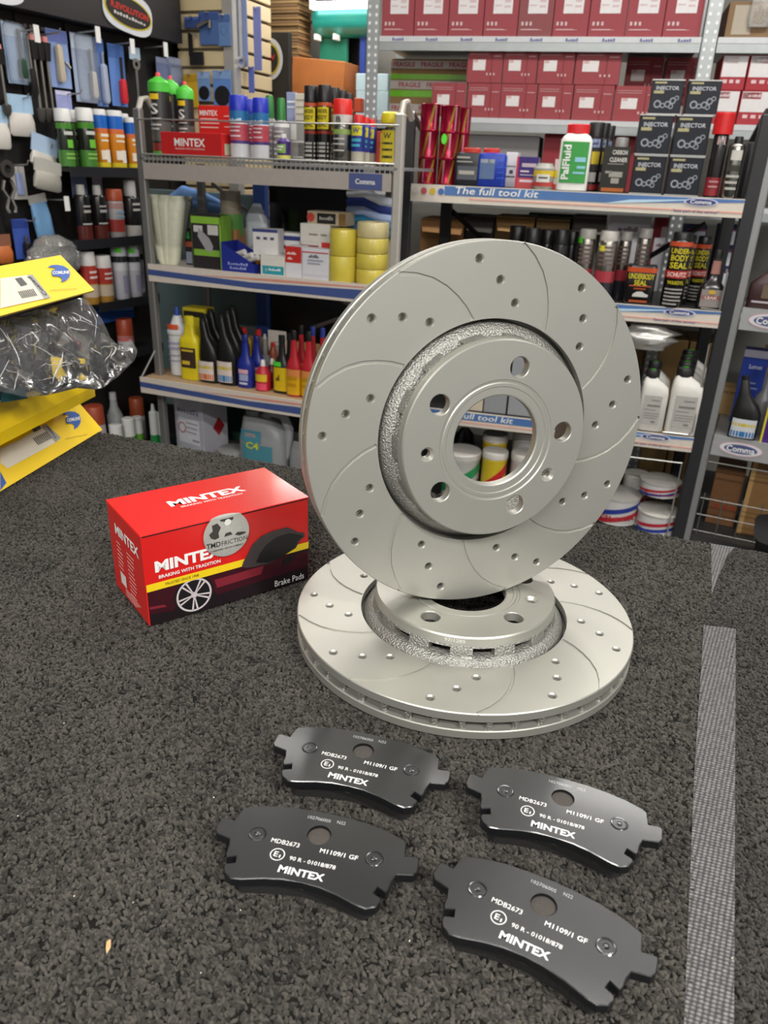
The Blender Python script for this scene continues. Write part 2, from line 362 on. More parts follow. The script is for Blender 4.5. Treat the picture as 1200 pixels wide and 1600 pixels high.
def disc_parts(t, mir, phi, bolt0, scr):
    """brake disc, axis +z, rear face at z=0, friction face at z=.022"""
    S = .001; zf = .022; sg = -1 if mir else 1
    def P(r, deg): a = math.radians(phi+sg*deg); return (r*S*math.cos(a), r*S*math.sin(a))
    holes = []; grooves = []
    gr_r = [139.2, 132, 124, 115, 106, 97, 87.4]; gr_a = [2.0, -2.6, -6.9, -10.7, -13.8, -16.6, -19.0]
    for k in range(9):
        for r, a in ((128.2, 16.3), (113.1, 8.3), (98.2, .3)): holes.append(P(r, a+40*k))
        cpts = [Vector(P(r, a+40*k)) for r, a in zip(gr_r, gr_a)]; lft = []; rgt = []
        for i, p in enumerate(cpts):
            d = (cpts[min(i+1, 6)]-cpts[max(i-1, 0)]).normalized(); nn = Vector((-d.y, d.x))*.0014
            lft.append(p+nn); rgt.append(p-nn)
        grooves.append([tuple(p) for p in lft]+[tuple(p) for p in rgt[::-1]])
    RC = .0036
    outer = circ(0, 0, .1393, 180); inner = circ(0, 0, .0866, 120)
    hl = [circ(x, y, RC, 16) for x, y in holes]
    def inpoly(x, y, pl):
        c_ = False; n = len(pl); j = n-1
        for i in range(n):
            xi, yi = pl[i]; xj, yj = pl[j]
            if (yi > y) != (yj > y) and x < (xj-xi)*(y-yi)/(yj-yi)+xi: c_ = not c_
            j = i
        return c_
    def cls(x, y):
        r = math.hypot(x, y)
        if r > .13925 or r < .08662: return None
        for hx, hy in holes:
            if (x-hx)**2+(y-hy)**2 < (RC*.99)**2: return None
        for g in grooves:
            if inpoly(x, y, g): return 'g'
        return 'f'
    ov, out = cdt([outer, inner]+hl+grooves, cls, 0)
    mb = MB()
    mb.add([(p.x, p.y, zf) for p in ov], out['f']); mb.add([(p.x, p.y, zf-.0011) for p in ov], out['g'])
    for g in grooves:
        ar = sum(g[i][0]*g[(i+1) % len(g)][1]-g[(i+1) % len(g)][0]*g[i][1] for i in range(len(g)))
        wall(mb, g if ar > 0 else g[::-1], zf-.0011, zf, inward=True)
    for (x, y) in holes:
        a, b = circ(x, y, RC, 16), circ(x, y, .0027, 16)
        wall(mb, b, zf-.0012, zf, True, a); wall(mb, b, .0073, zf-.0012, True)
    # outer rim (chamfer), inner wall and underside of the front plate
    mb.lathe([(.1393, zf), (.140, zf-.0007), (.140, zf-.0068), (.1392, zf-.0072), (.0875, zf-.0072)][::-1], 180)
    mb.lathe([(.0875, zf-.0072), (.0866, zf-.0065), (.0866, zf)][::-1], 120)
    mb.build('friction_ring', SILV, t, 30)
    MB().lathe([(.0875, .0072), (.1392, .0072), (.140, .0066), (.140, .0008), (.1392, 0), (.083, 0), (.083, .0072)], 160, True).build('rear_friction_ring', SILV, t, 30)
    vb = MB()
    for k in range(45):
        a = 2*PI*k/45+.03
        for r0, r1 in ((.092, .1385),):
            vb.box(r0, r1, -.0016, .0016, .0068, .0152, Matrix.Rotation(a, 4, 'Z'))
        vb.loft([(.0069, .0065, .006), (.011, .0048, .0045), (.0151, .0065, .006)], 2, 8, False, Matrix.Rotation(a, 4, 'Z') @ Matrix.Translation((.1360, 0, 0)))
    vb.lathe([(.1300, .0073), (.1275, .0112), (.1300, .0150)], 90)
    vb.build('cooling_vanes', CAST, t, 40)
    # hat: cast skirt with windows, machined band, drilled face
    prof = [(.0850, .0085), (.0846, .0140), (.0828, .0190), (.0798, .0222), (.0768, .0242), (.0757, .0316), (.0752, .0332)]
    inn = [(.0700, .0085), (.0700, .0140), (.0700, .0195), (.0695, .0222), (.0690, .0242), (.0690, .0316), (.0690, .0332)]
    NW_, SG = 14, 10; nseg = NW_*SG; sk = MB(); n = len(prof)
    def ring(pr, k): a = 2*PI*k/nseg + math.radians(phi); return [(r*math.cos(a), r*math.sin(a), z) for r, z in pr]
    V = []; F = []
    for k in range(nseg): V += ring(prof, k)
    for k in range(nseg): V += ring(inn, k)
    O = nseg*n
    for k in range(nseg):
        k2 = (k+1) % nseg
        for i in range(n-1):
            win = i == 4 and (k % SG) in (3, 4, 5, 6, 7)
            if not win:
                F.append((k*n+i, k2*n+i, k2*n+i+1, k*n+i+1)); F.append((O+k*n+i, O+k*n+i+1, O+k2*n+i+1, O+k2*n+i))
            else:
                F.append((k*n+i, O+k*n+i, O+k2*n+i, k2*n+i)[::-1]); F.append((k*n+i+1, k2*n+i+1, O+k2*n+i+1, O+k*n+i+1)[::-1])
        if (k % SG) == 3: F.append((k*n+4, k*n+5, O+k*n+5, O+k*n+4)[::-1])
        if (k % SG) == 8: F.append((k*n+4, k*n+5, O+k*n+5, O+k*n+4))
    sk.add(V, F)
    sk.lathe([(.0700, .0085), (.0850, .0085)], nseg)
    hat = sk.build('hat', CAST, t, 40)
    mb = MB()
    zt = .0407
    mb.lathe([(.0690, .0332), (.0753, .0332), (.0750, .0345), (.0748, .0395), (.0738, zt)], 140)
    bolts = [(56*S*math.cos(math.radians(bolt0+72*k)), 56*S*math.sin(math.radians(bolt0+72*k))) for k in range(5)]
    scs = [(55.6*S*math.cos(math.radians(a)), 55.6*S*math.sin(math.radians(a))) for a in scr]
    hh = [(x, y, .0082) for x, y in bolts]+[(x, y, .0056) for x, y in scs]
    o2 = circ(0, 0, .0738, 140); i2 = circ(0, 0, .0462, 96)
    def cls2(x, y):
        r = math.hypot(x, y)
        if r > .07375 or r < .0462: return None
        for hx, hy, hr in hh:
            if (x-hx)**2+(y-hy)**2 < (hr*.99)**2: return None
        return 'f'
    ov, out = cdt([o2, i2]+[circ(x, y, r, 28) for x, y, r in hh], cls2, 0)
    mb.add([(p.x, p.y, zt) for p in ov], out['f'])
    for i, (x, y, r) in enumerate(hh):
        if i < 5:
            wall(mb, circ(x, y, r-.0006, 28), zt-.0006, zt, True, circ(x, y, r, 28)); wall(mb, circ(x, y, r-.0006, 28), .0332, zt-.0006, True)
        else:
            wall(mb, circ(x, y, r*.62, 28), zt-.0028, zt, True, circ(x, y, r, 28)); wall(mb, circ(x, y, r*.62, 28), .0332, zt-.0028, True)
    # stepped centre bore
    mb.lathe([(.0462, zt), (.0455, zt-.0007), (.0440, zt-.0008), (.0432, zt-.0002), (.0410, zt-.0002), (.0404, zt-.0008), (.0352, zt-.0008), (.0342, zt-.0016), (.0340, .0332), (.0462, .0332)][::-1], 96)
    mb.add([(p.x, p.y, .0332) for p in ov], [f[::-1] for f in out['f']])
    mb.build('machined_face', SILV, hat, 25)
    # stamped figures on the machined band
    tx = MB()
    V2, F2 = fit_text('97/1285', 0, .0372, .016, .0032, .01)
    a0 = math.radians(-100)
    tx.add([((.0751)*math.cos(a0+x/.0751), (.0751)*math.sin(a0+x/.0751), z) for x, z in V2], F2)
    tx.build('stamped_figures', mat('#e4e4e0', .5, .3), hat, 0)
LC = Vector((.07046, .56366, ZT))
t = thing('brake_disc', 'silver drilled and grooved brake disc lying flat on the carpet', 'brake disc', LC, 0, 'pair of brake discs')
disc_parts(t, True, 31.6, -51, (-15, 125))
# upright disc
th, ph = math.radians(2.912), math.radians(20.48)
n_ = Vector((math.cos(th)*math.sin(ph), -math.cos(th)*math.cos(ph), math.sin(th))); u_ = Vector((math.cos(ph), math.sin(ph), 0)); v_ = n_.cross(u_)
UC = Vector((.07451, .55882, CAMZ-.1843))
t = thing('brake_disc', 'silver drilled and grooved brake disc standing upright on the other disc', 'brake disc', (0, 0, 0), 0, 'pair of brake discs')
R3 = Matrix((u_, v_, n_)).transposed().to_4x4(); R3.translation = UC - n_*.022
t.matrix_world = R3
disc_parts(t, False, 0.0, 3.2, (185.8, 326.9))

# ================================================================== BRAKE PADS
half = [(0, 24.8), (13, 24.4), (25, 23.2), (37, 20.6), (46.5, 17.0), (48.6, 15.2), (49.8, 5.8), (56.2, 6.8), (57.8, 5.6), (58, -2.6), (56.3, -5.2), (47.6, -7), (45.9, -12), (45.4, -17.4), (44.2, -19.2), (39.4, -16.8), (38.2, -21.2), (42.8, -23.2), (43.1, -25.4), (41.2, -29), (36.6, -31.3), (31, -30.4), (20, -27.0), (10, -25), (0, -24.3)]
OUT = [(x*.001, y*.001) for x, y in half] + [(-x*.001, y*.001) for x, y in half[1:-1]][::-1]
PADM = mat('#141517', .33, .0, var=.2, scale=40, coat=.25, bump=.06, bscale=1500); FRIC = mat('#121111', .85, var=.2, scale=200, bump=.6, bscale=900)
WHT = mat('#e9e9e6', .6); BRN = mat('#48433f', .85, var=.35, scale=500, bump=.5, bscale=1500)
def pad(px, py, ang, label):
    t = thing('brake_pad', label, 'brake pad', (px, py, ZT), math.radians(ang), 'set of four brake pads')
    hole = circ(0, .0079, .0069, 28)
    def cls(x, y):
        if x*x+(y-.0079)**2 < .0068**2: return None
        c_ = False; j = len(OUT)-1
        for i in range(len(OUT)):
            xi, yi = OUT[i]; xj, yj = OUT[j]
            if (yi > y) != (yj > y) and x < (xj-xi)*(y-yi)/(yj-yi)+xi: c_ = not c_
            j = i
        return 'f' if c_ else None
    cw = sum(OUT[i][0]*OUT[(i+1) % len(OUT)][1]-OUT[(i+1) % len(OUT)][0]*OUT[i][1] for i in range(len(OUT))) < 0
    O2 = OUT[::-1] if cw else OUT
    def inset(k):
        r = []; n = len(O2)
        for i in range(n):
            p, q, s = Vector(O2[i-1]), Vector(O2[i]), Vector(O2[(i+1) % n])
            d = ((q-p).normalized()+(s-q).normalized()); d = d.normalized() if d.length > 1e-6 else (q-p).normalized()
            r.append((q.x-d.y*k, q.y+d.x*k))
        return r
    I2 = inset(.0005)
    ov, out = cdt([I2, hole], cls, 0); mb = MB()
    mb.add([(p.x, p.y, .017) for p in ov], out['f'])
    wall(mb, O2, .0165, .017, False, I2); wall(mb, O2, .0115, .0165); wall(mb, hole, .0115, .017, True)
    mb.add([(p.x, p.y, .0115) for p in ov], [f[::-1] for f in out['f']])
    plate = mb.build('backing_plate', PADM, t, 30)
    fr = [(-.0385, -.0215), (-.034, -.0255), (-.02, -.0222), (0, -.0195), (.02, -.0222), (.034, -.0255), (.0385, -.0215), (.0445, .011), (.036, .0188), (.02, .0222), (0, .0232), (-.02, .0222), (-.036, .0188), (-.0445, .011)]
    MB().prism(fr, 0, .0115).build('friction_block', FRIC, t, 30)
    MB().lathe([(0, .0158), (.004, .0160), (.0067, .0152)], 20, False, Matrix.Translation((0, .0079, 0))).build('hole_filling', BRN, t)
    for sx in (-1, 1):
        T = Matrix.Translation((sx*.0337, 0, .017))
        b = MB().lathe([(.0052, .00002), (.0047, .0004), (.0040, .0003), (.0034, -.0010), (.0021, -.0012), (.0017, .0002), (.0008, .0006), (0, .0005)], 20, False, T).build('rivet_boss', mat('#5a5c5e', .18, .9), plate)
    tx = MB()
    for s, cx, cy, wd, hg, bo in (('MDB2673', -16.5, -2.0, 16.3, 3.0, .004), ('M1109/1 GF', 14.3, -2.1, 21.4, 3.0, .012), ('90 R - 01018/878', 2.0, -11.1, 25.9, 2.6, .008), ('MINTEX', -1.75, -19.0, 25.3, 4.6, .028), ('E', -18.9, -10.5, 2.3, 3.3, .01), ('1', -16.5, -11.5, .7, 2.0, -.004)):
        V2, F2 = fit_text(s, cx*.001, cy*.001, wd*.001, hg*.001, bo, 0); tx.add([(x, y, .01706) for x, y in V2], F2)
    tx.lathe([(.0036, .01706), (.0041, .01706)], 28, False, Matrix.Translation((-.0181, -.0106, 0)))
    tx.build('white_lettering', WHT, plate, 0)
    tx = MB()
    for s, cx, cy, wd, hg in (('102706005', -3.3, 19.0, 13.5, 2.2), ('N22', 9.7, 19.5, 4.9, 2.2)):
        V2, F2 = fit_text(s, cx*.001, cy*.001, wd*.001, hg*.001, -.006); tx.add([(x, y, .01705) for x, y in V2], F2)
    tx.build('batch_number', mat('#b9bbbb', .6), plate, 0)
pad(-.0088, .3814, -14.1, 'black brake pad closest to the red carton and the flat disc')
pad(-.0304, .3115, -11.7, 'black brake pad farthest from the grey seam strip')
pad(.1129, .3477, -19.1, 'black brake pad lying between the flat disc and the most turned pad')
pad(.0875, .2731, -26.3, 'black brake pad turned most, farthest from the discs')

# ================================================================== RED BRAKE PAD CARTON
RED = mat('#cf1d1b', .38, coat=.25, var=.05, scale=20); REDS = mat('#d41f1b', .30, coat=.6, var=.05, scale=20)
def rect(mb, x0, x1, z0, z1, y): return mb.add([(x0, y, z0), (x1, y, z0), (x1, y, z1), (x0, y, z1)], [(0, 1, 2, 3)])
BL, BW, BH = .155, .085, .085
t = thing('brake_pad_carton', 'red brake pad carton with round silver seal on the carpet', 'carton', (-.193, .547, ZT), math.atan2(.093, .124), 'red brake pad cartons')
body = MB().bbox(0, BL, 0, BW, 0, BH-.0012, .0008).build('carton_body', RED, t, 30)
lid = MB().bbox(-.0006, BL+.0006, -.0008, BW+.0004, BH-.0010, BH+.0002, .0005).build('lid', REDS, t, 30)
y0 = -.00025
MB().box(.0008, BL-.001, -.0003, .001, BH-.0019, BH-.0010).build('lid_gap', mat('#2a0d0c', .8), body, 0)
rect(MB(), .0008, BL-.0008, .0008, .0365, y0).build('front_photo_print', mat('#1c1317', .4, var=.4, scale=18, coat=.2), body, 0)
m_ = MB(); m_.poly([(p[0], y0-.00008, p[1]) for p in [(.0008, .0335), (.0008, .012), (.022, .009), (.03, .028), (.05, .029), (.062, .012), (.155-.0009, .0145), (.154, .030), (.11, .0335)]])
m_.build('car_print', mat('#38101a', .35, var=.4, scale=30, coat=.3), body, 0)
for pl in ([(.062, .019), (.105, .020), (.108, .028), (.06, .0275)], [(.0015, .0165), (.016, .0148), (.014, .0175), (.0015, .019)]):
    MB().poly([(p[0], y0-.00012, p[1]) for p in pl]).build('car_sheen_print', mat('#7a2430', .35), body, 0)
m_ = MB(); m_.lathe([(0, 0), (.0182, 0)], 36, False, Matrix.Translation((.0408, y0-.00016, .0186)) @ Matrix.Rotation(PI/2, 4, 'X')); m_.build('tyre_print', mat('#141214', .5), body, 0)
m_ = MB(); TW = Matrix.Translation((.0408, y0-.00024, .0186)) @ Matrix.Rotation(PI/2, 4, 'X')
m_.lathe([(.0143, 0), (.0160, 0)], 36, False, TW); m_.lathe([(0, 0), (.0030, 0)], 20, False, TW)
for k in range(10):
    a = 2*PI*k/10+(.16 if k % 2 else -.16); m_.add([(.002, -.0005, 0), (.0148, -.0009, 0), (.0148, .0009, 0), (.002, .0005, 0)], [(0, 1, 2, 3)], TW @ Matrix.Rotation(a, 4, 'Z'))
m_.build('wheel_print', mat('#c9bfc1', .35), body, 0)
rect(MB(), .0004, BL-.0004, .0332, .0400, y0-.0003).build('yellow_stripe', mat('#e8c81c', .4, coat=.2), body, 0)
m_ = MB(); m_.poly([(x*.001, y0-.0004, z*.001) for x, z in [(86, 33), (88, 38), (91, 42), (97, 52), (106, 58), (118, 60.5), (132, 60.5), (138, 57), (143, 53), (150, 50.5), (150.5, 46.5), (146, 44.5), (141, 37), (128, 33), (112, 28.8), (98, 29.5), (90, 31)]]); m_.build('pad_print', mat('#40393a', .4, var=.3, scale=60), body, 0)
m_ = MB(); m_.poly([(x*.001, y0-.0005, z*.001) for x, z in [(100, 33.5), (104, 41), (110, 48), (122, 53.5), (134, 54), (146, 49.5), (149, 47), (143, 43.5), (139, 36.5), (126, 32), (112, 30)]]); m_.build('pad_plate_print', mat('#1d1b1d', .35), body, 0)
m_ = MB(); m_.poly([(x*.001, y0-.0005, z*.001) for x, z in [(126, 22), (138, 26), (141, 31), (128, 29)]]); m_.build('caliper_print', mat('#141315', .5), body, 0)
def frontlet(parent, name, m, items, y, T=None):
    for s, cx, cz, wd, hg, bo, sh in items:
        V2, F2 = fit_text(s, cx, cz, wd, hg, bo, sh); MB().add([(a, y, b) for a, b in V2], F2, T).build(name, m, parent, 0)
frontlet(body, 'lettering', WHT, [('MINTEX', .039, .0545, .060, .0102, .042, 0), ('BRAKING WITH TRADITION', .039, .0446, .055, .0032, .02, 0), ('Brake Pads', .134, .0058, .031, .0062, .0, 0)], y0-.0003)
frontlet(body, 'stripe_lettering', mat('#3a3114', .6), [('TRUSTED SINCE 1908', .031, .0366, .030, .0025, .01, 0)], y0-.0004)
m_ = MB()
for (x, z, dx, dz) in ((.0705, .0545, .006, .0098),): pass
# round seal, folded over the top edge
fold = []; top = []
for k in range(48):
    a = 2*PI*k/48; x, z = .073+.0212*math.cos(a), .0690+.0208*math.sin(a)
    if z <= BH: fold.append((x, -.0016, z))
    else: top.append((x, (z-BH)-.0016, BH+.0008))
xe = math.sqrt(max(0, .0212**2*(1-((BH-.0690)/.0208)**2)))
seal = MB(); fold_s = sorted([p for p in fold], key=lambda p: math.atan2(p[2]-.069, p[0]-.073))
i0 = max(range(len(fold)), key=lambda i: fold[i][0] if fold[i][2] > BH-.004 else -1)
ring_ = [(.073-xe, -.0016, BH+.0008)]+[p for p in sorted(fold, key=lambda p: (math.atan2(p[2]-.069, p[0]-.073) - math.atan2(BH-.069, -xe)) % (2*PI))]+[(.073+xe, -.0016, BH+.0008)]
seal.poly(ring_)
seal.poly([(.073+xe, -.0016, BH+.0008)]+sorted(top, key=lambda p: -p[0])+[(.073-xe, -.0016, BH+.0008)])
seal_o = seal.build('round_seal', mat('#c3c2bd', .3, .5, var=.12, scale=250), t, 0)
m_ = MB()
m_.poly([(.062, -.0018, .0665), (.0585, -.0018, .0685), (.057, -.0018, .0722), (.0605, -.0018, .0748), (.0600, -.0018, .0800), (.0650, -.0018, .0812), (.0680, -.0018, .0765), (.0655, -.0018, .0720), (.0660, -.0018, .0675)])
m_.poly([(.068, -.0018, .0822), (.0675, -.0018, .0838), (.080, -.0018, .0838), (.0795, -.0018, .0815), (.076, -.0018, .0805), (.072, -.0018, .0810)])
m_.poly([(.0705, -.0018, .0670), (.072, -.0018, .0700), (.0765, -.0018, .0705), (.0785, -.0018, .0675)])
m_.poly([(.0805, -.0018, .0665), (.0830, -.0018, .0685), (.0895, -.0018, .0675), (.0915, -.0018, .0660), (.085, -.0018, .0648)])
m_.build('seal_drawing', mat('#3a3836', .5), seal_o, 0)
MB().lathe([(0, 0), (.0030, 0)], 20, False, Matrix.Translation((.0745, -.0019, .0800)) @ Matrix.Rotation(PI/2, 4, 'X')).build('seal_drawing_dot', mat('#dcdbd6', .4), seal_o, 0)
frontlet(seal_o, 'seal_lettering', mat('#25221f', .5), [('TMD', .0605, .0615, .0130, .0048, .012, 0), ('FRICTION', .0800, .0612, .0240, .0042, -.004, 0), ('A NISSHINBO GROUP COMPANY', .0725, .0560, .031, .0016, .005, 0)], -.0018)
# top lettering (reads from the front edge)
tx = MB()
for s, cx, cy, wd, hg, bo in (('MINTEX', .078, .047, .072, .0125, .042), ('BRAKING WITH TRADITION', .078, .0365, .058, .0032, .01)):
    V2, F2 = fit_text(s, cx, cy, wd, hg, bo); tx.add([(a, b, BH+.0005) for a, b in V2], F2)
tx.build('lid_lettering', mat('#efe6e2', .5), lid, 0)
# end panel print: reads along the short side
TS = Matrix.Translation((-.0004, BW, 0)) @ Matrix.Rotation(-PI/2, 4, 'Z')
frontlet(body, 'end_lettering', WHT, [('MINTEX', .0475, .0655, .058, .0098, .03, 0)], 0, TS)
m_ = MB()
for r_ in range(11):
    for (a, b) in ((.018, .034), (.044, .062)):
        zz = .052-r_*.0040
        if r_ > 6 and a < .03: continue
        rect(m_, a, b-random.uniform(0, .006), zz, zz+.0011, 0)
for r_ in range(4): rect(m_, .03, .068-r_*.004, .010-r_*.002, .0108-r_*.002, 0)
mo = m_.build('end_small_print', mat('#e7b8b2', .6), body, 0); mo.matrix_local = TS
tx = MB(); rect(tx, .02, .034, .012, .024, 0).build('end_white_panel', mat('#d8d3cf', .6), body, 0).matrix_local = TS

# ================================================================== YELLOW CARTONS + BAG
YEL = mat('#f2cc0d', .38, coat=.2, var=.04, scale=15); BLUE = mat('#1f56a8', .4); GREYL = mat('#9b9a97', .5)
ey = Vector((-.156, -.988, 0))            # along the cartons towards the camera
def panel(mb, a, b, c_, d_, th=.003, nrm=None):
    a, b, c_, d_ = map(Vector, (a, b, c_, d_)); n = nrm or (b-a).cross(d_-a).normalized()
    V = [a, b, c_, d_, a-n*th, b-n*th, c_-n*th, d_-n*th]
    mb.add(V, [(0, 1, 2, 3), (7, 6, 5, 4), (0, 4, 5, 1), (1, 5, 6, 2), (2, 6, 7, 3), (3, 7, 4, 0)]); return n
def proj_poly(mb, pxs, p, n, off=.0008):
    pts = [on_plane(x, y, p, n)+n*off for x, y in pxs]; mb.poly(pts)
def flap_print(parent, p, n, logo, plate, coated, bars, cut=None):
    """logo: centre px + basis px vectors; all drawn on the flap plane"""
    c0 = on_plane(*logo[0], p, n); xv = on_plane(*logo[1], p, n)-c0; yv = on_plane(*logo[2], p, n)-c0
    def W(x, y, o=.0010): return c0+xv*x+yv*y+n*o
    lo = MB(); pts = [(-.95, .75), (-.6, .98), (-.1, 1.0), (.45, .85), (.85, .5), (1.0, .05), (.9, -.45), (.6, -.8), (.15, -1.0), (.25, -.62), (.05, -.35), (-.2, -.3), (-.55, -.25), (-.62, .2), (-.55, .42), (-.25, .45), (-.35, .68)]
    lo.poly([W(*q) for q in pts]); lo.build('logo_print', BLUE, parent, 0)
    tx = MB(); V2, F2 = fit_text('COMLINE', .18, .08, 1.45, .36, .03); tx.add([W(x, y, .0014) for x, y in V2], F2); tx.build('logo_lettering', WHT, parent, 0)
    tx = MB(); V2, F2 = fit_text('www.comline.uk.com', .35, -1.75, 2.3, .18, .0); tx.add([W(x, y, .0010) for x, y in V2], F2); tx.build('address_lettering', mat('#a08a1c', .6), parent, 0)
    pl = MB(); proj_poly(pl, plate, p, n, .0008); pl.build('white_label', mat('#d9d3c2', .5), parent, 0)
    gl = MB(); proj_poly(gl, coated[0], p, n, .0010); gl.build('grey_label_strip', GREYL, parent, 0)
    a, b = on_plane(*coated[1], p, n), on_plane(*coated[2], p, n); xd = (b-a); L = xd.length; xd = xd.normalized(); yd = n.cross(xd); mid = (a+b)/2
    tx = MB(); V2, F2 = fit_text('Coated', 0, 0, L, None, .02); tx.add([mid+xd*x+yd*y+n*.0013 for x, y in V2], F2); tx.build('coated_lettering', mat('#2c2a28', .5), parent, 0)
    bb = MB()
    for q in bars: proj_poly(bb, q, p, n, .0012)
    bb.build('barcode_print', mat('#4c4a48', .5), parent, 0)
# lower carton
P3 = Vector((-.408, 1.046, ZT)); s3 = Vector((-.026, .004, .032)).normalized()
t = thing('disc_carton', 'yellow brake disc carton lying at the bottom of the pair', 'carton', (0, 0, 0), 0, 'yellow brake disc cartons')
L3, W3, H3 = .30, .27, .056
top3 = s3*(H3/s3.z)
out_ = Vector((-.988, .156, 0))
V = []
for k in (0, 1):
    o = P3+ey*(L3*k)
    V += [o+Vector((0, 0, .0005)), o+top3, o+out_*W3+Vector((0, 0, H3)), o+out_*W3+Vector((0, 0, .0005))]
mb = MB(); mb.add(V, [(0, 1, 2, 3), (7, 6, 5, 4), (0, 4, 5, 1), (1, 5, 6, 2), (2, 6, 7, 3), (3, 7, 4, 0)])
b3 = mb.build('carton_body', YEL, t, 0)
n3 = (-ey).cross(s3).normalized();  n3 = n3 if n3.x > 0 else -n3
sp = lambda x, y: (x*.25, 380+y*.25)
Q = lambda L: [sp(*q) for q in L]
flap_print(b3, P3, n3, (sp(445, 1110), sp(503, 1100), sp(440, 1052)), Q([(0, 1285), (120, 1232), (255, 1150), (375, 1218), (345, 1248), (45, 1410), (0, 1375)]), (Q([(255, 1150), (285, 1130), (378, 1218), (345, 1248)]), sp(345, 1222), sp(290, 1148)),
           [Q([(200+i*10, 1222-i*5), (206+i*10, 1219-i*5), (242+i*10, 1262-i*5), (236+i*10, 1265-i*5)]) for i in range(9)]+[Q([(195, 1165), (240, 1140), (255, 1160), (212, 1185)])])
bl = MB(); proj_poly(bl, Q([(0, 1430), (38, 1500), (0, 1548)]), P3, n3, .0008); bl.build('blue_corner_print', BLUE, b3, 0)
# upper carton, opened: tray with slanted front, lid and printed flap held up by the bagged discs
P2 = Vector((-.402, 1.020, ZT+.0575))
t = thing('disc_carton', 'opened yellow brake disc carton with a clear bag bulging out', 'carton', (0, 0, 0), 0, 'yellow brake disc cartons')
mb = MB(); s2 = Vector((-.012, .002, .05)).normalized(); V = []
for k in (0, 1):
    o = P2+ey*(.30*k)
    V += [o, o+Vector((0, 0, .014)), o+Vector((0, 0, .014))+s2*.038, o+out_*.27+Vector((0, 0, .05)), o+out_*.27]
mb.add(V, [(0, 1, 2, 3, 4), (9, 8, 7, 6, 5), (0, 5, 6, 1), (1, 6, 7, 2), (2, 7, 8, 3), (3, 8, 9, 4), (4, 9, 5, 0)])
b2 = mb.build('carton_tray', YEL, t, 0)
n2 = Vector((.96, .0, .24)).normalized()
pp = P2+Vector((0, 0, .014))
tl = MB(); proj_poly(tl, Q([(0, 940), (30, 925), (75, 905), (95, 925), (118, 885), (150, 920), (168, 972), (0, 998)]), pp, n2, .0012); tl.build('teal_emblem_print', mat('#0f4a50', .4), b2, 0)
P1 = Vector((-.364, .960, ZT+.209)); s1 = Vector((-.037, .006, .037)).normalized(); W1 = .055
mb = MB(); q = P1+s1*W1; panel(mb, P1, P1+s1*W1, P1+ey*.30+s1*W1, P1+ey*.30, .003)
n1 = (-ey).cross(s1).normalized(); n1 = n1 if n1.x > 0 else -n1
mb = MB(); panel(mb, P1+ey*.30, P1, P1+s1*W1, P1+ey*.30+s1*W1, .003, n1)
fl = mb.build('printed_flap', YEL, t, 0)
mb = MB(); OL = out_*.24+Vector((0, 0, -.088)); panel(mb, q+ey*.30, q, q+OL, q+OL+ey*.30, .003, Vector((0, 0, 1))); mb.build('lid', YEL, t, 0)
mb = MB(); o = q+OL; panel(mb, o+ey*.30, o, Vector((o.x, o.y, ZT+.10)), Vector((o.x, o.y, ZT+.10))+ey*.30, .003, Vector((-1, 0, 0))); mb.build('lid_hinge_panel', YEL, t, 0)
flap_print(fl, P1, n1, (sp(365, 193), sp(436, 190), sp(362, 138)), Q([(0, 222), (165, 203), (305, 345), (265, 352), (0, 410)]), (Q([(165, 203), (200, 199), (312, 342), (275, 352)]), sp(285, 330), sp(178, 215)),
           [Q([(108+i*11, 306-i*2), (114+i*11, 305-i*2), (142+i*11, 347-i*2), (136+i*11, 349-i*2)]) for i in range(9)]+[Q([(90, 225), (130, 218), (168, 262), (128, 274)])])
# discs inside, under the lid
for i, zz in enumerate((ZT+.1085, ZT+.1310)):
    o = MB().lathe([(.034, .001), (.034, .022), (.135, .022), (.136, .021), (.136, .001), (.135, 0), (.034, 0)], 64).build('bagged_brake_disc', mat('#3d4048', .4, .7), None)
    o.location = (-.545, .885, zz); tag(o, ('dark brake disc inside the clear bag, lying in the carton tray', 'dark brake disc inside the clear bag, right under the lid')[i], 'brake disc', 'bagged brake discs')
# crumpled clear bag
random.seed(21)
bo = Q([(-120, 520), (60, 470), (250, 410), (400, 370), (520, 335), (560, 370), (640, 480), (690, 590), (740, 640), (820, 598), (858, 680), (840, 735), (740, 830), (640, 905), (590, 915), (480, 905), (300, 950), (150, 960), (-120, 900)])
bp0 = Vector((-.385, .95, ZT+.165)); bn = Vector((.93, -.20, .30)).normalized()
bx_ = Vector((0, 0, 1)).cross(bn).normalized(); by_ = bn.cross(bx_)
o2 = []
for x, y in bo:
    w_ = on_plane(x, y, bp0, bn)-bp0; o2.append((w_.dot(bx_), w_.dot(by_)))
def inside(x, y, pl=o2):
    c_ = False; j = len(pl)-1
    for i in range(len(pl)):
        xi, yi = pl[i]; xj, yj = pl[j]
        if (yi > y) != (yj > y) and x < (xj-xi)*(y-yi)/(yj-yi)+xi: c_ = not c_
        j = i
    return c_
def edge_d(x, y):
    b_ = 9
    for i in range(len(o2)):
        a, b = Vector(o2[i]), Vector(o2[(i+1) % len(o2)]); ab = b-a; tt = max(0, min(1, (Vector((x, y))-a).dot(ab)/ab.dot(ab))); b_ = min(b_, (Vector((x, y))-a-ab*tt).length)
    return b_
bag = MB()
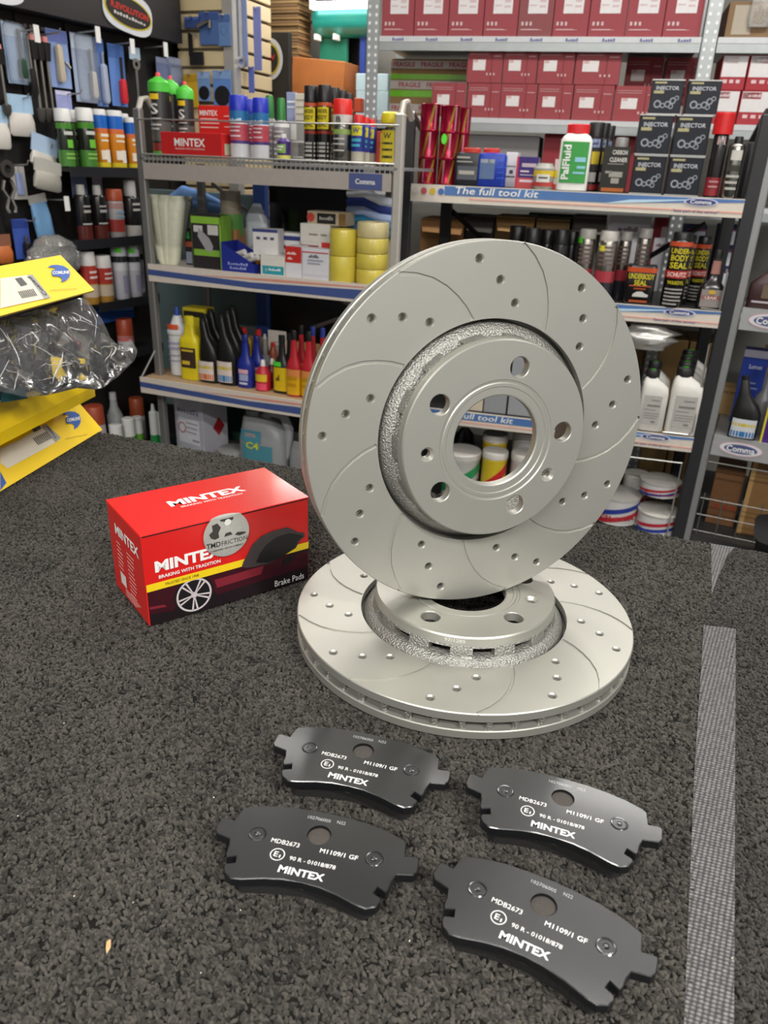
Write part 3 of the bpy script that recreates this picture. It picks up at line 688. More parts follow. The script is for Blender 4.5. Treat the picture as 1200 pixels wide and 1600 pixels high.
for side in (1, -1):
    pts = list(o2); xs = [p[0] for p in o2]; ys = [p[1] for p in o2]
    while len(pts) < 230:
        x, y = random.uniform(min(xs), max(xs)), random.uniform(min(ys), max(ys))
        if inside(x, y) and edge_d(x, y) > .004: pts.append((x, y))
    ov = delaunay_2d_cdt([Vector(p) for p in pts], [(i, (i+1) % len(o2)) for i in range(len(o2))], [], 0, 1e-7)
    V = []
    for i, p in enumerate(ov[0]):
        d = edge_d(p.x, p.y); h = min(d, .03)/.03
        ridge = abs(math.sin(p.x*75+p.y*45+2.2*math.sin(p.y*60)))**.6
        k = side*(h*(.010 if side > 0 else .002)+h*.007*ridge+(random.uniform(-.0034, .0034) if d > .002 else 0))
        w_ = bp0+bx_*p.x+by_*p.y+bn*k; V.append(tuple(w_))
    F = [f if side > 0 else f[::-1] for f in ov[2] if inside(sum(ov[0][i].x for i in f)/3, sum(ov[0][i].y for i in f)/3)]
    bag.add(V, F)
bo_ = bag.build('plastic_bag', clear('#f4f6f8', .09, .07), None, 70)
cz = MB()
rc = random.Random(5)
for k in range(26):
    for _ in range(50):
        x, y = rc.uniform(min(xs), max(xs)), rc.uniform(min(ys), max(ys))
        if inside(x, y) and edge_d(x, y) > .006: break
    a = rc.choice((-.5, -.35, .5, 1.1))+rc.uniform(-.35, .35); L_ = rc.uniform(.01, .06); pl = []
    for i in range(7):
        px_, py_ = x+math.cos(a)*L_*(i/6-.5), y+math.sin(a)*L_*(i/6-.5); a += rc.uniform(-.16, .16)
        if not inside(px_, py_): continue
        d_ = edge_d(px_, py_); h_ = min(d_, .03)/.03
        pl.append(bp0+bx_*px_+by_*py_+bn*(h_*.0165+.0022))
    if len(pl) > 3: cz.tube(pl, [.0001]+[rc.uniform(.0003, .0008)]*(len(pl)-2)+[.0001], 5)
cz.build('crease_glints', clear('#ffffff', .2, .6), bo_, 40, 'stuff')  # white ridges put the glints along the film's creases into colour
tag(bo_, 'crumpled clear plastic bag bulging from the opened yellow carton', 'bag')

# ================================================================== BACKGROUND HELPERS
class Rack:
    def __init__(s, px, py, Y, yaw):
        d = ray(px, py); s.P = CAM + d*(Y/d.y); s.a = math.radians(yaw)
        s.u = Vector((math.cos(s.a), math.sin(s.a), 0)); s.b = Vector((-math.sin(s.a), math.cos(s.a), 0))
    def pt(s, px, py, d=0.): return on_plane(px, py, s.P+s.b*d, s.b)
    def s_of(s, p): return (p-s.P).dot(s.u)
    def at(s, sv, d, z): p = s.P+s.u*sv+s.b*d; return Vector((p.x, p.y, z))
def project(p):
    q = p-CAM; f_ = q.dot(fw); return 600+FPX*q.dot(rt)/f_, 800+FPX*q.dot(dn)/f_
def measure(R, z, x0, x1, yt, d):
    xc = (x0+x1)/2; p = R.pt(xc, yt, d); h = p.z-z
    yb = project(Vector((p.x, p.y, z)))[1]; ym = (yt+yb)/2
    a, b = R.pt(x0, ym, d), R.pt(x1, ym, d); sv = R.s_of(R.pt(xc, ym, d))
    wd = (x1-x0)*(R.at(sv, d, z)-CAM).dot(fw)/FPX if getattr(R, 'oblique', False) else (b-a).length
    return R.at(sv, d, z), wd, h
def stand(R, z, x0, x1, yt, d, fn, name, label, cat, group=None, yaw=0., **kw):
    loc, w_, h = measure(R, z, x0, x1, yt, d)
    t = thing(name, label, cat, loc, R.a+math.radians(yaw), group)
    fn(t, w_, h, **kw); return t
def patch(mb, x0, x1, z0, z1, w_, d_, n, off=.0006, cols=8):
    V = []
    for i in range(cols+1):
        x = x0+(x1-x0)*i/cols; y = yfront(x, w_, d_, n)-off; V += [(x, y, z0), (x, y, z1)]
    mb.add(V, [(2*i, 2*i+2, 2*i+3, 2*i+1) for i in range(cols)]); return mb
def lettering(t, items, w_, d_, n, h, off=.0012, name='lettering'):
    """items: (text, x, z, width, height, colour) as fractions of w_ and h"""
    for s, cx, cz, wd, hg, col in items:
        V2, F2 = fit_text(s, cx*w_, cz*h, wd*w_, hg*h if hg else None, .02)
        MB().add([(x, yfront(x, w_, d_, n)-off, z) for x, z in V2], F2).build(name, paper(col), t, 0)
def marks(t, rows, w_, d_, n, h, col, off=.0010, name='small_print'):
    """rows of illegible print: (x0,x1,z,height) fractions"""
    mb = MB()
    for x0, x1, z, hh in rows: patch(mb, x0*w_, x1*w_, z*h, (z+hh)*h, w_, d_, n, off, 3)
    mb.build(name, paper(col), t, 0)
def can(t, w_, h, body='#888888', cap='#222222', bands=(), txt=(), ch=.18, cw=.9, met=False, prints=(), mk=None):
    hb = h*(1-ch); bm = metalm(body, .28) if met else gloss(body)
    MB().loft([(0, w_*.92, w_*.92), (.004, w_, w_), (hb-.16*w_, w_, w_), (hb-.06*w_, w_*.93, w_*.93), (hb, w_*.8, w_*.8)], 2, 20).build('body', bm, t)
    if cap: MB().loft([(hb-.05*w_, w_*cw, w_*cw), (h-.06*w_, w_*cw*.97, w_*cw*.97), (h-.01*w_, w_*cw*.9, w_*cw*.9), (h, w_*cw*.8, w_*cw*.8)], 2, 20).build('cap', plastic(cap), t)
    for z0, z1, c in bands: MB().loft([(z0*h, w_*1.012, w_*1.012), (z1*h, w_*1.012, w_*1.012)], 2, 20, False).build('label_band', gloss(c), t)
    for x0, x1, z0, z1, c in prints: patch(MB(), x0*w_, x1*w_, z0*h, z1*h, w_*1.012, w_*1.012, 2, .0006).build('label_panel', paper(c), t)
    lettering(t, txt, w_*1.02, w_*1.02, 2, h)
    if mk: marks(t, mk[0], w_*1.02, w_*1.02, 2, h, mk[1])
def jar(t, w_, h, prof=(), n=2., dr=1., col='#ffffff', cap=None, bands=(), prints=(), txt=(), mk=None, mt=None, caps=None, segs=20):
    """generic lofted bottle: prof/caps rows (z, w[, xo[, d]]) as fractions of h and w_"""
    def sec(L): return [(q[0]*h, q[1]*w_, (q[3] if len(q) > 3 else q[1])*w_*dr, (q[2] if len(q) > 2 else 0)*w_) for q in L]
    MB().loft(sec(prof), n, segs).build('body', mt or plastic(col), t)
    if caps: MB().loft(sec(caps), 2, 16).build('cap', plastic(cap), t)
    for z0, z1, c in bands: MB().loft([(z0*h, w_*1.015, w_*dr*1.015), (z1*h, w_*1.015, w_*dr*1.015)], n, segs, False).build('label_band', gloss(c), t)
    for x0, x1, z0, z1, c in prints: patch(MB(), x0*w_, x1*w_, z0*h, z1*h, w_*1.015, w_*dr*1.015, n, .0008).build('label_panel', paper(c), t)
    lettering(t, txt, w_*1.03, w_*dr*1.03, n, h)
    if mk: marks(t, mk[0], w_*1.03, w_*dr*1.03, n, h, mk[1])
def carton(t, w_, h, dp=.1, col='#aa2222', prints=(), txt=(), mk=None, side=(), ch=.0012, mt=None, top=()):
    """box whose front face is at y=0"""
    MB().bbox(-w_/2, w_/2, 0, dp, 0, h, ch).build('carton_body', mt or paper(col), t, 30)
    for x0, x1, z0, z1, c in prints: rect(MB(), x0*w_, x1*w_, z0*h, z1*h, -.0006).build('printed_panel', paper(c), t, 0)
    for y0_, y1_, z0, z1, c in side:
        for sx in (-1, 1): MB().add([(sx*(w_/2+.0006), y0_*dp, z0*h), (sx*(w_/2+.0006), y1_*dp, z0*h), (sx*(w_/2+.0006), y1_*dp, z1*h), (sx*(w_/2+.0006), y0_*dp, z1*h)], [(0, 1, 2, 3) if sx > 0 else (3, 2, 1, 0)]).build('side_panel', paper(c), t, 0)
    for s, cx, cz, wd, hg, c in txt:
        V2, F2 = fit_text(s, cx*w_, cz*h, wd*w_, hg*h if hg else None, .02); MB().add([(x, -.0012, z) for x, z in V2], F2).build('lettering', paper(c), t, 0)
    if mk:
        mb = MB()
        for x0, x1, z, hh in mk[0]: rect(mb, x0*w_, x1*w_, z*h, (z+hh)*h, -.0010)
        mb.build('small_print', paper(mk[1]), t, 0)
OILB = [(0, .9, 0, .9), (.02, 1, 0, 1), (.60, 1, 0, 1), (.70, .96, 0, .96), (.80, .72, -.06, .8), (.86, .46, -.14, .55), (.88, .36, -.16, .42)]
OILC = [(.87, .42, -.16, .42), (.99, .42, -.16, .42), (1., .38, -.16, .38)]
NECK = [(0, .9), (.01, 1), (.42, 1), (.50, .88), (.62, .48), (.88, .34)]
NECKC = [(.86, .42), (.98, .42), (1., .36)]
TINP = [(0, .96), (.015, 1.0), (.03, .98), (.95, .98), (.965, 1.0), (.985, 1.0), (1., .95)]
# ------------------------------------------------------------------ rack frames
RL = Rack(232, 415, 2.60, -20); RR = Rack(1150, 495, 2.42, -14); RG = Rack(1105, 70, 2.98, -14); RF = Rack(1150, 600, 2.40, -25)
zL1 = RL.pt(300, 246).z; zL2 = RL.pt(232, 414).z; zL3 = RL.pt(300, 600, -.04).z; zL4 = zL3-.40
zR1 = RR.pt(1100, 308).z; zR2 = RR.pt(1050, 480).z; zR3 = RR.pt(1050, 679).z; zR4 = zR3-.375
zG1 = RG.pt(850, 57).z; zG2 = RG.pt(880, 187).z; zG3 = RG.pt(900, 311).z; zG4 = zG3-.36
zF1 = RF.pt(1180, 484).z; zF2 = RF.pt(1160, 688).z
GALV = mat('#a7abab', .42, .75, var=.12, scale=30); STEEL = mat('#8f8d8b', .4, .6); BLK = mat('#1b1b1c', .45); WIRE = mat('#b9b8b4', .35, .7)
# ------------------------------------------------------------------ left display rack
sr = RL.s_of(RL.pt(619, 300)); sl = 0.
t = thing('display_rack', 'grey wire-top display rack full of sprays, tapes and car fluids', 'rack', RL.at(0, 0, 0), RL.a)
for sx, yy in ((0, .012), (sr, .012), (.02, .30), (sr-.13, .30)):
    f_ = yy < .1
    MB().bbox(sx-.013, sx+.013, yy-.012, yy+.012, 0, (zL1+.13) if f_ else zL1-.02, .004).build('post', STEEL if sx < .1 or not f_ else mat('#c4bfb6', .4, .4), t, 30)
for sx in (0, sr):
    MB().tube([(sx, .012, zL1+.12), (sx, .03, zL1+.155), (sx, .06, zL1+.16), (sx, .10, zL1+.12)], .009, 8).build('side_rail', mat('#c4bfb6', .4, .4), t)
sh = MB().box(.0, sr, .0, .33, zL1-.012, zL1-.004).build('wire_shelf', WIRE, t, 0)
MB().box(.015, sr-.015, -.006, .0, zL1-.066, zL1-.020).build('front_panel', mat('#b5aca4', .45, .2), sh, 0)
MB().box(sr-.14, sr-.04, -.0075, -.006, zL1-.064, zL1-.022).build('blue_sign', mat('#4c5788', .45), sh, 0)
V2, F2 = fit_text('Comma', sr-.09, zL1-.043, .06, .014, .02); MB().add([(x, -.009, z) for x, z in V2], F2).build('sign_lettering', WHT, sh, 0)
wl = MB()
for k in range(54):
    x = .02+k*(sr-.04)/53; wl.box(x-.0012, x+.0012, -.002, .001, zL1-.020, zL1+.004)
wl.tube([(.01, 0, zL1+.004), (sr-.01, 0, zL1+.004)], .0028, 6); wl.tube([(.0, 0.0, zL1+.10), (sr, 0.0, zL1+.10)], .0020, 6)
wl.build('wire_lip', WIRE, sh, 0, 'stuff')
for zz, y0_, nm in ((zL2, 0, 'shelf'), (zL3, -.055, 'shelf')):
    s_ = MB().box(-.03 if y0_ < 0 else .0, sr+.01, y0_, .33, zz-.022, zz-.0005).build(nm, mat('#a98d6c', .6) if y0_ < 0 else mat('#b9b3ab', .5), t, 0)
    x0_ = -.03 if y0_ < 0 else .0
    MB().box(x0_, sr, y0_-.004, y0_, zz-.05, zz+.004).build('price_rail', mat('#d8cdc0', .4), s_, 0)
    MB().add([(x0_, y0_-.0048, zz-.030), (x0_, y0_-.0048, zz-.012), (sr*.45, y0_-.0048, zz-.022), (sr, y0_-.0048, zz-.010), (sr, y0_-.0048, zz-.042), (sr*.45, y0_-.0048, zz-.040)][::-1], [(0, 1, 2, 3, 4, 5)]).build('blue_stripe', mat('#42548c', .45), s_, 0)
    MB().add([(sr*.2, y0_-.0052, zz-.016), (sr*.55, y0_-.0052, zz-.006), (sr*.9, y0_-.0052, zz-.003), (sr*.9, y0_-.0052, zz-.006), (sr*.55, y0_-.0052, zz-.013)][::-1], [(0, 1, 2, 3, 4)]).build('red_stripe', mat('#d9907c', .5), s_, 0)
MB().box(.0, sr, .1, .33, zL4-.03, zL4-.0005).build('base_deck', mat('#4a4a4a', .5), t, 0)
for y_ in (.012,):
    MB().tube([(-.028, -.05, zL3+.003), (.0, .012, zL3+.10)], .003, 6).build('bracket_wire', WIRE, t)
for a, b in (((sr*.5, zL2-.06), (sr*.95, zL3+.15)), ((sr*.95, zL2-.06), (sr*.5, zL3+.15)), ((sr*.05, zL1-.08), (sr*.42, zL2+.05))):
    MB().tube([(a[0], .335, a[1]), (b[0], .335, b[1])], .007, 6).build('cross_brace', STEEL, t)
MB().box(.10, sr, .315, .322, zL3, zL3+.10).build('back_board', mat('#b08a5c', .7, var=.15, scale=20), t, 0)

# ------------------------------------------------------------------ left rack, top shelf
def sealant(t, w_, h, red=True):
    jar(t, w_, h, [(0, .92), (.01, 1), (.76, 1), (.78, .96)], col='#1d1c1b', cap='#4fc23c', caps=[(.77, 1.08), (.88, 1.06), (.905, .9), (.93, .5), (.95, .3)],
        bands=[(.0, .06, '#49a83a'), (.06, .16, '#8c2f2c'), (.18, .42, '#565350')], prints=[(-.26, .26, .68, .745, '#e6c21f')], txt=[('S', 0, .57, .42, .13, '#d8d8d4')], mk=([(-.3, .3, .45, .012), (-.3, .3, .37, .02), (-.3, .2, .32, .02)], '#c9c5bd'))
    MB().loft([(.93*h, .26*w_, .26*w_), (.985*h, .24*w_, .24*w_), (h, .16*w_, .16*w_)], 2, 12).build('nozzle_cap', plastic('#e04a52'), t)
for x0, x1, yt, d in ((238, 264, 113, .10), (259, 280, 118, .17), (281, 302, 127, .15)):
    stand(RL, zL1, x0, x1, yt, d, sealant, 'sealant_cartridge', 'black sealant bottle with bright green collar and red tip', 'bottle', 'green-collared sealant bottles')
stand(RL, zL1, 251, 346, 207, .01, carton, 'brake_pad_carton', 'long red brake pad carton lying at the front of the wire shelf', 'carton', 'red brake pad cartons', dp=.09, col='#c11f1f',
      txt=[('MINTEX', -.02, .60, .50, .32, '#f0eeea'), ('BRAKING WITH TRADITION', -.02, .34, .48, .07, '#e9c4bd')], side=[(.15, .8, .15, .6, '#b6b59a')])
stand(RL, zL1, 311, 361, 165, .20, carton, 'brake_pad_carton', 'red brake pad carton standing behind the long red one', 'carton', 'red brake pad cartons', dp=.07, col='#d8241f',
      prints=[(-.5, .5, .40, .47, '#e8b81c'), (-.5, .5, .0, .40, '#2b1c20')], txt=[('MINTEX', -.17, .86, .55, .1, '#f0eeea')], mk=([(-.44, .1, .74, .02), (-.44, .15, .66, .02), (-.44, .12, .58, .02), (.3, .48, .80, .015), (.3, .48, .7, .015), (.3, .48, .6, .015)], '#eec9c2'))
for x0, x1, yt, d in ((361, 387, 149, .06), (384, 400, 155, .17), (397, 419, 153, .07)):
    stand(RL, zL1, x0, x1, yt, d, can, 'spray_can', 'spray can with blue cap over teal, red and white bands', 'spray can', 'blue-capped spray cans', body='#d9dade', cap='#1f2fb0', cw=1.0, ch=.24,
          bands=[(.58, .76, '#2a6fa5'), (.30, .56, '#b84a58'), (.25, .30, '#4a3a7a')], txt=[('~9', 0, .62, .7, .05, '#cfe2ee')], mk=([(-.3, .3, .5, .02), (-.3, .25, .44, .02), (-.3, .3, .36, .02)], '#e6d6da'))
for x0, x1, yt, d in ((411, 433, 149, .12), (429, 451, 153, .10)):
    stand(RL, zL1, x0, x1, yt, d, jar, 'spray_bottle', 'grey bottle with white shoulder and tall green cap', 'bottle', 'green-capped bottles', prof=[(0, .9), (.02, 1), (.56, 1), (.6, .9), (.66, .5)], col='#8b8788', cap='#2f7d38',
          caps=[(.63, .56), (.97, .50), (1, .4)], bands=[(.54, .60, '#e6e6e2')], mk=([(-.35, .35, .46, .02), (-.35, .3, .38, .03), (-.35, .35, .28, .04), (-.35, .3, .18, .03), (-.3, .3, .1, .03)], '#cfcfcf'))
stand(RL, zL1, 434, 453, 209, .03, jar, 'small_bottle', 'small purple bottle with green and white label', 'bottle', prof=[(0, .95), (.02, 1), (.72, 1), (.8, .6), (.86, .4)], col='#4a2f78', cap='#e6e3df', caps=[(.84, .45), (1, .4)], bands=[(.05, .22, '#d6d36a')], prints=[(-.4, .35, .3, .62, '#7fae4a')], mk=([(-.3, .2, .5, .06), (-.3, .1, .4, .05)], '#f0e6f0'))
stand(RL, zL1, 448, 464, 144, .24, carton, 'blister_card', 'pale blue header card behind the green-capped bottles', 'card', dp=.004, col='#9aa6c8', mk=([(-.4, .4, .85, .03), (-.4, .3, .78, .02)], '#e9edf5'))
stand(RL, zL1, 461, 478, 146, .22, carton, 'blister_card', 'cream price card behind the yellow-lettered cans', 'card', dp=.004, col='#d9d2c0', mk=([(-.4, .4, .9, .015), (-.4, .4, .8, .015), (-.4, .4, .7, .015), (-.4, .4, .6, .015), (-.4, .4, .5, .015)], '#8f8a80'))
stand(RL, zL1, 453, 479, 190, .16, carton, 'tool_pack', 'silver wrench in a grey pack between bottle and black cans', 'tool pack', dp=.02, col='#a3a19d', prints=[(-.45, -.1, .55, .95, '#e8e6e2'), (.0, .4, .1, .5, '#6f6c68')], mk=([(-.4, .4, .48, .05), (-.3, .3, .1, .04)], '#d8d6d2'))
BY = dict(body='#1b1a18', cap='#171616', cw=.97, ch=.2, bands=[(.735, .78, '#c4552f'), (.38, .42, '#8f2d1f')], prints=[(-.44, .44, .44, .72, '#d8c41e')], txt=[('UNDER', 0, .67, .74, .05, '#1b1a18'), ('BODY', 0, .59, .7, .06, '#1b1a18'), ('SEAL', 0, .50, .7, .06, '#1b1a18')], mk=([(-.44, .44, .24, .03), (-.44, .44, .19, .03), (-.44, .44, .14, .03), (-.44, .44, .08, .03), (-.44, .44, .02, .03)], '#a9a7a2'))
for x0, x1, yt, d in ((476, 496, 134, .05), (497, 517, 133, .05)):
    stand(RL, zL1, x0, x1, yt, d, can, 'underbody_spray', 'black spray can with yellow block lettering in the front pair', 'spray can', 'black underbody spray cans', **BY)
for x0, x1, yt, d in ((513, 530, 137, .13), (526, 541, 141, .17), (537, 551, 146, .20)):
    stand(RL, zL1, x0, x1, yt, d, can, 'underbody_spray', 'black-capped spray can in the row behind the yellow-lettered pair', 'spray can', 'black underbody spray cans', **BY)
stand(RL, zL1, 521, 549, 155, .04, can, 'spray_can', 'silver spray can with large red cap and green stripe', 'spray can', body='#9b9894', cap='#d4231d', cw=1.0, ch=.23, bands=[(.62, .76, '#c9c5bf'), (.46, .54, '#8fa85a')], txt=[('B', 0, .69, .25, .09, '#3a3836')], mk=([(-.3, .3, .38, .02), (-.3, .3, .3, .02), (-.3, .3, .2, .02)], '#c9c6c0'), met=True)
for x0, x1, yt, d, lb in ((550, 570, 179, .04, 'blue and yellow lubricant can beside the red-capped can'), (565, 578, 183, .10, 'blue and yellow lubricant can behind the front lubricant can'), (574, 587, 186, .14, 'blue and yellow lubricant can at the back of its row')):
    stand(RL, zL1, x0, x1, yt, d, can, 'lubricant_can', lb, 'spray can', 'blue lubricant cans', body='#24348a', cap='#d02a2a', cw=.72, ch=.17, bands=[(0, .26, '#b9b3a2')], prints=[(-.4, .4, .58, .78, '#d8cf3a')], mk=([(-.35, .35, .46, .05), (-.35, .3, .36, .05), (-.3, .35, .5, .02)], '#49b0c8'), txt=[('W', 0, .68, .5, .09, '#24348a')])
def yellowtop(t, w_, h):
    jar(t, w_, h, [(0, .8), (.02, .86), (.62, .86), (.72, .6)], col='#2b2a22', bands=[], prints=[(-.4, .4, .06, .66, '#cdbb2e')], cap='#d8c51f', caps=[(.70, .4), (.78, .4), (.79, 1.1), (.88, 1.15), (.97, 1.05), (1, .8)], txt=[('W', 0, .56, .45, .1, '#2b2a22')], mk=([(-.3, .3, .4, .04), (-.3, .3, .28, .04), (-.3, .3, .14, .05)], '#2b2a22'))
stand(RL, zL1, 597, 622, 175, .06, yellowtop, 'lubricant_can', 'yellow-labelled can with broad yellow flip top', 'spray can')
stand(RL, zL1, 588, 600, 205, .12, carton, 'sachet_box', 'narrow red and yellow box beside the yellow flip-top can', 'carton', dp=.05, col='#b8473a', prints=[(.0, .5, .1, .95, '#d4a93a')])

# ------------------------------------------------------------------ left rack, middle shelf
def matpack(t, w_, h):
    for i, (xo, ww) in enumerate(((-.26, .36), (.02, .30), (.24, .34))):
        MB().loft([(0, ww*w_*.55, .03, xo*w_*.35), (.08*h, ww*w_*.7, .04, xo*w_*.45), (.9*h, ww*w_, .05, xo*w_), (h, ww*w_*.9, .02, xo*w_*1.05)], 2.4, 16).build('fibre_roll', mat('#e6e5cc', .5, var=.12, scale=50, bump=.3), t)
    MB().loft([(.3*h, w_*.55, .07, .05*w_), (.92*h, w_*.98, .07, .08*w_), (h*1.0, w_*1.02, .012, .1*w_)], 2.4, 20, False).build('clear_sleeve', clear('#eeeee6', .15, .08), t)
stand(RL, zL2, 226, 296, 305, .06, matpack, 'fibreglass_pack', 'cream fibreglass matting rolls in a clear sleeve', 'pack')
stand(RL, zL2, 289, 302, 357, .09, carton, 'filler_box', 'narrow black box with red and green print beside the matting', 'carton', dp=.06, col='#2b2326', prints=[(-.45, .1, .72, .92, '#3fae5a'), (-.45, .45, .5, .64, '#b0543f'), (-.4, .3, .04, .36, '#8f95a8')])
stand(RL, zL2, 300, 346, 336, .04, carton, 'repair_kit_box', 'black and lime repair kit box with a grey bottle picture', 'carton', dp=.06, col='#2a2527', prints=[(-.5, .5, .84, .97, '#86b83c'), (-.45, .42, .24, .36, '#7fae3c'), (.44, .5, .0, .97, '#86b83c'), (-.42, -.12, .68, .8, '#c9c6c2'), (.05, .4, .64, .82, '#c9c6c2')], side=[(.0, 1, 0, 1, '#7cab3a')])
o = MB().add([(-.04, 0, .045), (-.034, 0, .062), (.014, 0, .042), (.03, 0, .026), (.022, 0, .014), (-.005, 0, .018)], [(0, 1, 2, 3, 4, 5)][::-1]).build('bottle_picture', paper('#a09da0'), bpy.data.objects['repair_kit_box'], 0); o.location = (0, -.0012, .03); o.scale = (.8, 1, 1.5)
def tube_roll(t, w_, h):
    MB().loft([(0, w_*.95, w_*.95), (.5*h, w_*.95, w_*.95)], 6, 20).build('carton_base', paper('#a77a4c'), t)
    MB().loft([(.42*h, w_, w_), (.70*h, w_, w_)], 2, 24).build('green_wrap', mat('#5f9a4a', .4, alpha=.9), t)
    MB().loft([(.69*h, w_*.86, w_*.86), (h, w_*.86, w_*.86)], 2, 24).build('roll', mat('#8f8470', .35), t)
stand(RL, zL2, 346, 378, 298, .165, tube_roll, 'abrasive_roll', 'tall brown roll with a green wrap behind the blue tray', 'roll')
def lump(col, rough=.3, seed=1, amp=.16, wf=1., m=None, zr=1.):
    def fn(t, w_, h):
        rnd = random.Random(seed); sec = []
        for i in range(9):
            z = i/8; k = math.sin(PI*min(.98, max(.05, z*.85+.12)))**.5
            sec.append((z*h, w_*k*(1+rnd.uniform(-amp, amp)), w_*.45*k*(1+rnd.uniform(-amp, amp))*wf, rnd.uniform(-amp, amp)*w_*.25))
        mb = MB(); mb.loft(sec, 2.6, 18)
        mb.v = [(x+rnd.uniform(-1, 1)*w_*.025, y+rnd.uniform(-1, 1)*w_*.02, z+rnd.uniform(-1, 1)*h*.012) if 0 < z < h else (x, y, z) for x, y, z in mb.v]
        mb.build('wrap', m or mat(col, rough, bump=.2), t, 50)
    return fn
stand(RL, zL2, 382, 421, 318, .245, lump('#cfd6de', .25, 3), 'wipes_bag', 'clear bag of white cloths behind the tilted white carton', 'bag')
def tray(t, w_, h):
    MB().add([(-w_/2, 0, 0), (w_/2, 0, 0), (w_/2, 0, h*.32), (-w_/2, 0, h), (-w_/2, .1, 0), (w_/2, .1, 0), (w_/2, .1, h*.32), (-w_/2, .1, h)], [(0, 1, 2, 3), (7, 6, 5, 4), (0, 3, 7, 4), (1, 5, 6, 2), (0, 4, 5, 1)]).build('tray', paper('#1f2d8a'), t, 0)
    for sx, zz, ln in ((-.1, .5, 0), (.12, .42, 0), (.3, .36, 0)):
        MB().tube([(w_*(sx-.12), .03+ln, h*(zz+.05)), (w_*(sx+.22), .02, h*(zz+.2))], .009, 10).build('touch_up_tube', plastic('#d8d3cd'), t)
    for z_, s in ((.3, .62), (.16, .5)): V2, F2 = fit_text('~8', .0, z_*h, s*w_, .09*h, .01); MB().add([(x, -.001, z) for x, z in V2], F2).build('lettering', paper('#9aa4d8'), t, 0)
stand(RL, zL2, 346, 397, 380, .015, tray, 'display_tray', 'dark blue wedge display tray holding white tubes', 'tray')
stand(RL, zL2, 399, 409, 398, .09, carton, 'small_box', 'small orange box between the blue tray and teal tub', 'carton', dp=.04, col='#c07a2c')
stand(RL, zL2, 407, 444, 400, .015, carton, 'plaster_box', 'white and teal box on the shelf edge', 'carton', dp=.06, col='#dcd9cf', prints=[(-.42, .48, .08, .5, '#2a98a8'), (-.3, -.1, .2, .36, '#a8d8dc')], txt=[('~9', .1, .33, .5, .12, '#e9f3f3')])
stand(RL, zL2+.055, 396, 433, 358, .05, carton, 'swab_carton', 'tilted white carton with navy top edge over the teal box', 'carton', 'navy-edged white cartons', yaw=6, dp=.05, col='#d9d6d4', prints=[(-.5, .5, .88, 1.0, '#3a3f78')], mk=([(-.35, -.2, .6, .1), (-.07, .08, .6, .1), (.2, .35, .6, .1)], '#4a4a60'))
stand(RL, zL2, 409, 430, 392, .078, carton, 'swab_carton', 'white carton hidden behind the teal box', 'carton', 'navy-edged white cartons', dp=.028, col='#cfccc8')
stand(RL, zL2, 432, 469, 364, .11, carton, 'swab_carton', 'upright white carton with navy top edge beside the long white carton', 'carton', 'navy-edged white cartons', dp=.06, col='#dddbd9', prints=[(-.5, .5, .82, .93, '#353c7c')], mk=([(-.35, -.1, .6, .1), (.1, .3, .55, .06)], '#4a4a60'))
stand(RL, zL2, 446, 471, 385, .02, carton, 'bulb_box', 'red-topped white bulb box beside the wide bulb box', 'carton', 'red and white bulb boxes', dp=.05, col='#d9d8dc', prints=[(-.5, .5, .48, 1., '#c22a24')], txt=[('~6', -.1, .78, .6, .08, '#f0dcd8'), ('~3', -.2, .62, .3, .08, '#f0dcd8')])
stand(RL, zL2, 472, 513, 389, .02, carton, 'bulb_box', 'wide white bulb box with thin red line on top', 'carton', 'red and white bulb boxes', dp=.05, col='#d6d5da', prints=[(-.5, .5, .86, .9, '#c03a40'), (-.5, .5, .1, .18, '#c9c8cf')], txt=[('~6', -.05, .76, .4, .1, '#4a4a55')], mk=([(-.3, .3, .6, .05), (-.3, .2, .5, .05)], '#9a9aa8'))
stand(RL, zL2+.098, 469, 515, 350, .085, carton, 'glove_box', 'long plain white carton resting on the bulb boxes', 'carton', dp=.07, col='#d8d3ca', mk=([(-.2, .1, .42, .08), (.2, .4, .42, .08)], '#8a7f76'))
stand(RL, zL2, 470, 516, 378, .075, carton, 'bulb_box', 'red-striped bulb box under the long plain carton', 'carton', 'red and white bulb boxes', dp=.05, col='#cfc9c4', prints=[(.2, .5, .7, 1., '#c8352c'), (-.5, .1, .76, .9, '#8f3a34')])
stand(RL, zL2+.152, 480, 540, 331, .09, carton, 'tool_box_carton', 'flat brown carton with red disc and black panel on the long carton', 'carton', dp=.07, col='#b9aa90', prints=[(-.24, .24, .12, .88, '#24201f'), (.32, .5, .05, .95, '#7d5f35')], txt=[('~7', .0, .55, .36, .3, '#b8b4ac')])
o = MB().lathe([(0, 0), (.013, 0)], 20, False, Matrix.Rotation(PI/2, 4, 'X')).build('red_disc_print', paper('#c2453c'), bpy.data.objects['tool_box_carton'], 0); o.location = (-.052, -.0015, .021)
def tapes(cols, top=None):
    def fn(t, w_, h):
        n = len(cols)
        for i, c_ in enumerate(cols):
            z0, z1 = h*i/n, h*(i+1)/n-.0012
            MB().lathe([(w_*.30, z0), (w_*.48, z0), (w_*.5, z0+.003), (w_*.5, z1-.003), (w_*.48, z1), (w_*.30, z1)], 28, True).build('tape_roll', mat(c_, .4, coat=.2), t)
    return fn
stand(RL, zL2, 517, 556, 357, .05, tapes(['#d9c64a']*2), 'masking_tape_stack', 'tall smooth yellow masking tape stack beside the cartons', 'tape', 'yellow masking tape stacks')
stand(RL, zL2, 559, 605, 346, .06, tapes(['#d8c552', '#d8c552', '#d9c862', '#d6c894']), 'masking_tape_stack', 'shrink-wrapped yellow masking tape stack with cream top roll', 'tape', 'yellow masking tape stacks')
